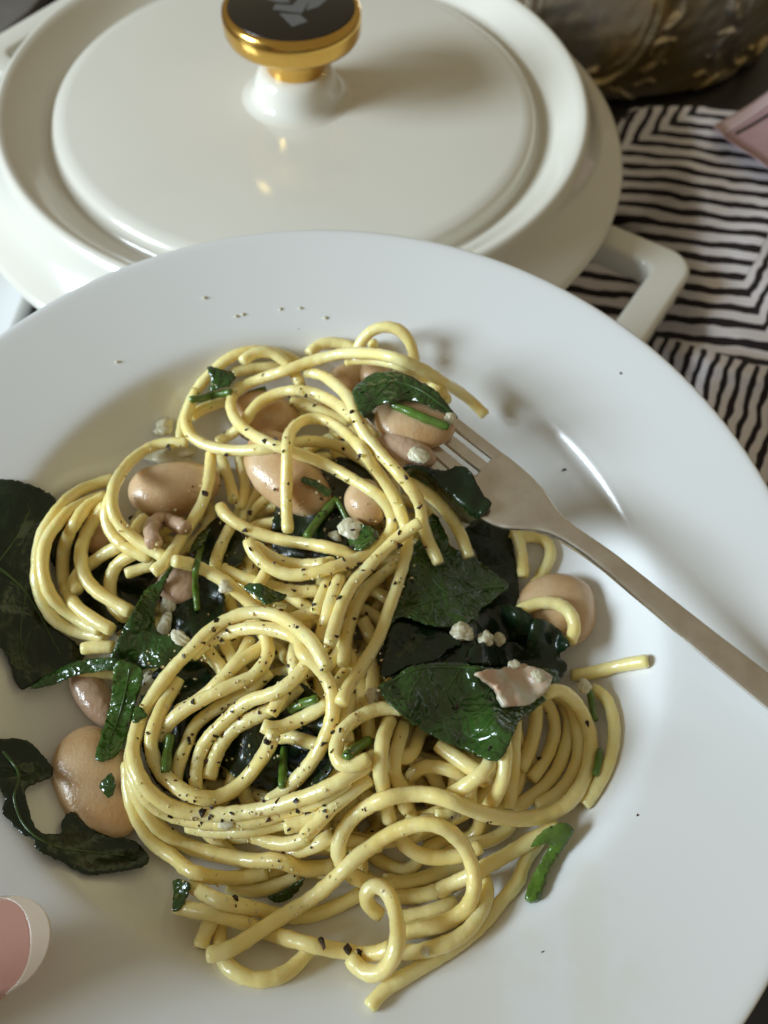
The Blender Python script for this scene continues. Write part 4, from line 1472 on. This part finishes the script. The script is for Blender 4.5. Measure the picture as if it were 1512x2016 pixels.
# ---- ground pepper
def flakes(n, polys, seed, smin, smax, dark=True):
    g = np.random.default_rng(seed)
    V, Fc = [], []
    tot = 0
    wts = np.array([p[1] for p in polys], float)
    wts /= wts.sum()
    while tot < n:
        poly = polys[g.choice(len(polys), p=wts)][0]
        x, y = g.uniform(poly.min(0), poly.max(0))
        if not inside(poly, x, y):
            continue
        h = float(hs(H, x, y))
        if h - float(hs(H_PLATE, x, y)) < .004:
            continue
        V0, F0 = flake_mesh(x, y, h, math.exp(g.uniform(math.log(smin), math.log(smax))), g)
        b = len(V)
        V += list(V0)
        Fc += [tuple(b + k for k in q) for q in F0]
        tot += 1
    return np.array(V), Fc


def flake_mesh(x, y, h, size, g, thick=.22):
    e = 5.0
    c = P(x, y, h)
    a = P(x + e, y, float(hs(H, x + e, y))) - P(x - e, y, float(hs(H, x - e, y)))
    b = P(x, y - e, float(hs(H, x, y - e))) - P(x, y + e, float(hs(H, x, y + e)))
    n = np.cross(a, b)
    n /= np.linalg.norm(n) + 1e-12
    if n @ NPL < .45:
        n = n + NPL
        n /= np.linalg.norm(n)
    u = np.cross(n, [.3, .8, .5])
    u /= np.linalg.norm(u)
    w = np.cross(n, u)
    k = g.integers(4, 7)
    ang = np.sort(g.uniform(0, 6.283, k))
    if np.ptp(ang) < 3.6:
        ang = np.linspace(0, 5.4, k)
    st = g.uniform(.45, 1.0)
    r = size * g.uniform(.55, 1.0, k)
    t0 = g.uniform(0, 6.28)
    px_, py_ = r * np.cos(ang), r * np.sin(ang) * st
    px_, py_ = px_ * math.cos(t0) - py_ * math.sin(t0), px_ * math.sin(t0) + py_ * math.cos(t0)
    base = c + np.outer(px_, u) + np.outer(py_, w)
    top = base * .88 + (c) * .12 + n * size * thick * 1.6 + np.outer(g.uniform(-.1, .25, k) * size, n)
    bot = base - n * size * .25
    V = np.vstack([bot, top])
    F0 = [tuple(range(k))[::-1], tuple(range(k, 2 * k))] + [(i, (i + 1) % k, k + (i + 1) % k, k + i) for i in range(k)]
    return V, F0


UP = np.array([(250, 900), (330, 800), (480, 720), (640, 740), (800, 900), (860, 1080), (780, 1200), (600, 1180), (470, 1120), (360, 1090), (230, 1080)], float)
MID = np.array([(290, 1280), (420, 1180), (600, 1190), (760, 1180), (760, 1360), (700, 1480), (640, 1600), (420, 1660), (280, 1600), (250, 1440)], float)
LOW = np.array([(280, 1600), (700, 1560), (800, 1600), (760, 1860), (500, 1820), (330, 1720)], float)
RGT = np.array([(760, 1080), (1000, 1060), (1060, 1300), (1180, 1420), (1100, 1600), (900, 1700), (780, 1500)], float)
v, f = flakes(360, [(UP, 4.4), (MID, 4.2), (LOW, .9), (RGT, .5)], 5, .00028, .00105)
o = mesh_obj('ground_pepper', v, f, MAT['pepper'], smooth=False)
tag(o, 'fine specks of ground black pepper sprinkled over the spaghetti', 'pepper', kind='stuff')
v, f = flakes(70, [(UP, 3), (MID, 4)], 6, .00025, .0006)
o = mesh_obj('pepper_husks', v, f, MAT['pepper_pale'], smooth=False)
tag(o, 'fine light brown pepper husk specks over the spaghetti', 'pepper', kind='stuff')


def sauce_bits(n, seed):
    g = np.random.default_rng(seed)
    bm = bmesh.new()
    bmesh.ops.create_icosphere(bm, subdivisions=1, radius=1)
    V1 = np.array([v.co[:] for v in bm.verts])
    F1 = [[v.index for v in q.verts] for q in bm.faces]
    bm.free()
    V, Fc = [], []
    polys = [UP, MID, LOW, RGT]
    tot = 0
    while tot < n:
        poly = polys[g.choice(4, p=[.36, .38, .26, .0])]
        x, y = g.uniform(poly.min(0), poly.max(0))
        if not inside(poly, x, y):
            continue
        h = float(hs(H, x, y))
        if h - float(hs(H_PLATE, x, y)) < .004:
            continue
        s = g.uniform(.00018, .00046)
        W = P(x, y, h) + V1 * s * g.uniform(.6, 1.3, 3) * (1 + .2 * g.standard_normal((len(V1), 1)))
        b = len(V)
        V += list(W)
        Fc += [tuple(b + k for k in q) for q in F1]
        tot += 1
    return np.array(V), Fc


v, f = sauce_bits(420, 9)
o = mesh_obj('sauce_specks', v, f, MAT['sauce'])
tag(o, 'tiny pale specks of cheese sauce clinging to the spaghetti', 'sauce', kind='stuff')

BIG = [('L 1195,900', 1.5, 'long reddish pepper flake, leftmost of three on the bottom strand'), ('L 1380,940', 1.4, 'slanted pepper flake, middle of three on the bottom strand'),
       ('L 1462,966', 1.2, 'rounded pepper flake, rightmost of three on the bottom strand'), ('D 865,945', 1.3, 'purple-brown pepper flake on the right of the lower middle loop'),
       ('D 1150,805', 1.3, 'dark pepper flake on the strand with blunt upper end'), ('D 745,920', 1.0, 'black pepper flake beside the purple-brown flake'),
       ('C 568,298', 1.4, 'large pepper flake on top of the left loop'), ('C 845,648', 1.3, 'brown pepper flake on the strand before the long bean'),
       ('I 1155,230', 1.2, 'pepper flake near the hooked strand inside the front loop'), ('G 790,158', 1.3, 'black pepper flake on the shoulder of the front loop'),
       ('I 1465,755', 1.2, 'black pepper flake on the band right of the front loop'), ('I 675,755', 1.4, 'grey-brown pepper flake on the bottom of the front loop'),
       ('G 825,1010', 1.1, 'oval pepper flake on the pale strand inside the front loop'), ('N 320,362', 1.3, 'pepper flake where strands cross above the broadest leaf'),
       ('K 1122,550', 1.2, 'lone purple pepper flake on the right hand loop')]
gB = np.random.default_rng(21)
for (at_, sz, lab) in BIG:
    x, y = trace(at_)[0]
    V0, F0 = flake_mesh(x, y, float(hs(H, x, y)), sz * .001, gB, .2)
    o = mesh_obj('pepper_flake', V0, F0, MAT['pepper'], smooth=False)
    tag(o, lab, 'pepper flake', 'large pepper flakes on the pasta')
for (x, y, sz, lab) in ((1110, 925, .9, 'dark curved pepper speck on the well wall beyond the fork'), (1222, 735, .5, 'grey speck on the right of the plate rim'),
                        (588, 647, .4, 'tiny dark speck on the back of the plate rim'), (1068, 1874, .35, 'tiny dark speck on the near right plate rim'),
                        (1255, 1605, .4, 'faint grey speck on the well edge at lower right')):
    V0, F0 = flake_mesh(x, y, float(hs(H, x, y)), sz * .001, gB, .2)
    o = mesh_obj('plate_speck', V0, F0, MAT['pepper'], smooth=False)
    tag(o, lab, 'pepper flake', 'specks on the plate')
for k, (x, y) in enumerate(((465, 622), (478, 618), (402, 586), (230, 712), (590, 606), (552, 608), (640, 625))):
    crumb(x, y, 3.2, 'tiny dried sauce dot on the back rim of the plate', seed=60 + k, name='sauce_dot', cat='sauce', group='dried sauce dots on the rim', flat=.5)


# ------------------------------------------------------------------ the hand that holds the plate
def build_hand():
    tip = (P(58, 1842, .0125) - PLATE_C) @ PB.T
    tx, ty = tip[0], tip[1]
    ang = math.radians(20)
    d = np.array([math.cos(ang), math.sin(ang)])
    n2 = np.array([-d[1], d[0]])
    verts, rad, edges = [], [], []

    def loc(al, si, z):
        xy = np.array([tx, ty]) - d * al * .001 + n2 * si * .001
        return np.array([xy[0], xy[1], z * .001])

    def add(p, r, prev=None):
        verts.append(plate_to_world(p))
        rad.append(r * .001)
        if prev is not None:
            edges.append((prev, len(verts) - 1))
        return len(verts) - 1
    palm = add(loc(84, 8, -10), 22)
    w = add(loc(122, 6, 12), 26, palm)
    w = add(loc(165, 18, 24), 26, w)  # unseen forearm from here on, raised to throw shade over the plate
    w = add(loc(240, 27, 61), 30, w)
    w = add(loc(330, 31, 101), 34, w)
    a = add(loc(66, -6, 6), 15.5, palm)
    a = add(loc(47, -4, 11.0), 11.4, a)
    a = add(loc(30, -2, 9.2), 8.8, a)
    a = add(loc(14, -.6, 7.4), 9.2, a)
    a = add(loc(3, -.6, 6.2), 8.2, a)
    for k in range(4):
        s = -14 + 19.5 * k
        b = add(loc(72, s, -38), 10.6, palm)
        L = (78, 88, 84, 66)[k]
        for t, z, r in ((.35, -37.5, 9.0), (.62, -37.0, 8.4), (.84, -36.0, 7.8), (1.0, -34.5, 6.6)):
            b = add(loc(72 - L * t, s * (1 + .12 * t), z), r, b)
    origin = verts[0]
    me = bpy.data.meshes.new('hand')
    me.from_pydata([tuple(p - origin) for p in verts], edges, [])
    o = bpy.data.objects.new('hand', me)
    COL.objects.link(o)
    o.location = origin
    sk = o.modifiers.new('skin', 'SKIN')
    sk.use_smooth_shade = True
    sk.branch_smoothing = .4
    for i, s in enumerate(me.skin_vertices[0].data):
        s.radius = (rad[i], rad[i])
        s.use_root = (i == 0)
    sb = o.modifiers.new('subd', 'SUBSURF')
    sb.levels = sb.render_levels = 3
    me.materials.append(MAT['skin'])
    tag(o, 'hand holding the plate, its white-tipped thumbnail showing at lower left', 'hand')
    # unseen loose sleeve, added over the forearm to shade the plate's near left
    sp = spline(np.array([plate_to_world(loc(*q)) for q in ((148, 16, 14), (170, 19, 26), (205, 23, 44), (250, 28, 66), (300, 30, 88), (335, 32, 104))]), .004)
    nn_ = len(sp)
    rr = np.interp(np.linspace(0, 1, nn_), [0, .05, .3, .6, 1], [.036, .039, .042, .046, .050]) * (1 + .03 * np.sin(np.arange(nn_) * .55) + .02 * np.sin(np.arange(nn_) * 1.3 + 1))
    V_, F_ = tube(sp, rr, 40)
    slv = mesh_obj('shading_sleeve', V_ - origin, F_[:-2], MAT['shading_sleeve'], o)
    so_ = slv.modifiers.new('thickness', 'SOLIDIFY')
    so_.thickness = .002
    # nail: a curved shell on top of the thumb tip
    def shell(name, a0, a1, material, tipround):
        V, Fc = [], []
        nu, nv = 20, 16
        for i in range(nu + 1):
            t = i / nu
            al = a0 + (a1 - a0) * t
            for j in range(nv + 1):
                s = -1 + 2 * j / nv
                half = 7.4
                x = s
                extra = 0
                if tipround:
                    extra = tipround * (1 - math.sqrt(max(0, 1 - (abs(x) * .97) ** 2)))
                crv = al + extra * t + (0 if tipround else 0)
                if name == 'nail_bed':
                    crv = al + 8.5 * (1 - math.sqrt(max(0, 1 - (abs(x) * .95) ** 2))) * t
                else:
                    crv = al + (8.5 * (1 - t) + tipround * t) * (1 - math.sqrt(max(0, 1 - (abs(x) * .95) ** 2)))
                zb = 15.6 - 2.4 * s * s * 1.5 - .010 * max(0, crv - 6) ** 1.5 * .6 + .05 * crv * 0
                zb -= .22 * max(0, 6 - crv) * .35
                zb += .22 if name == 'nail_tip' else 0
                V.append(plate_to_world(loc(crv, x * half, zb)) - origin)
        w_ = nv + 1
        n0 = len(V)
        Fc = [(i * w_ + j, i * w_ + j + 1, (i + 1) * w_ + j + 1, (i + 1) * w_ + j) for i in range(nu) for j in range(nv)]
        p = mesh_obj(name, V, Fc, material, o)
        so = p.modifiers.new('thickness', 'SOLIDIFY')
        so.thickness = .0006
        so.offset = 0
        return p
    shell('nail_bed', 16, -1.6, MAT['nail'], 0)
    shell('nail_tip', -1.2, -4.4, MAT['nail_tip'], 12.0)
    return o


build_hand()
print('max heap height above rim (mm):', round(float(H.max()) * 1000, 1), 'strands', N_STRAND)
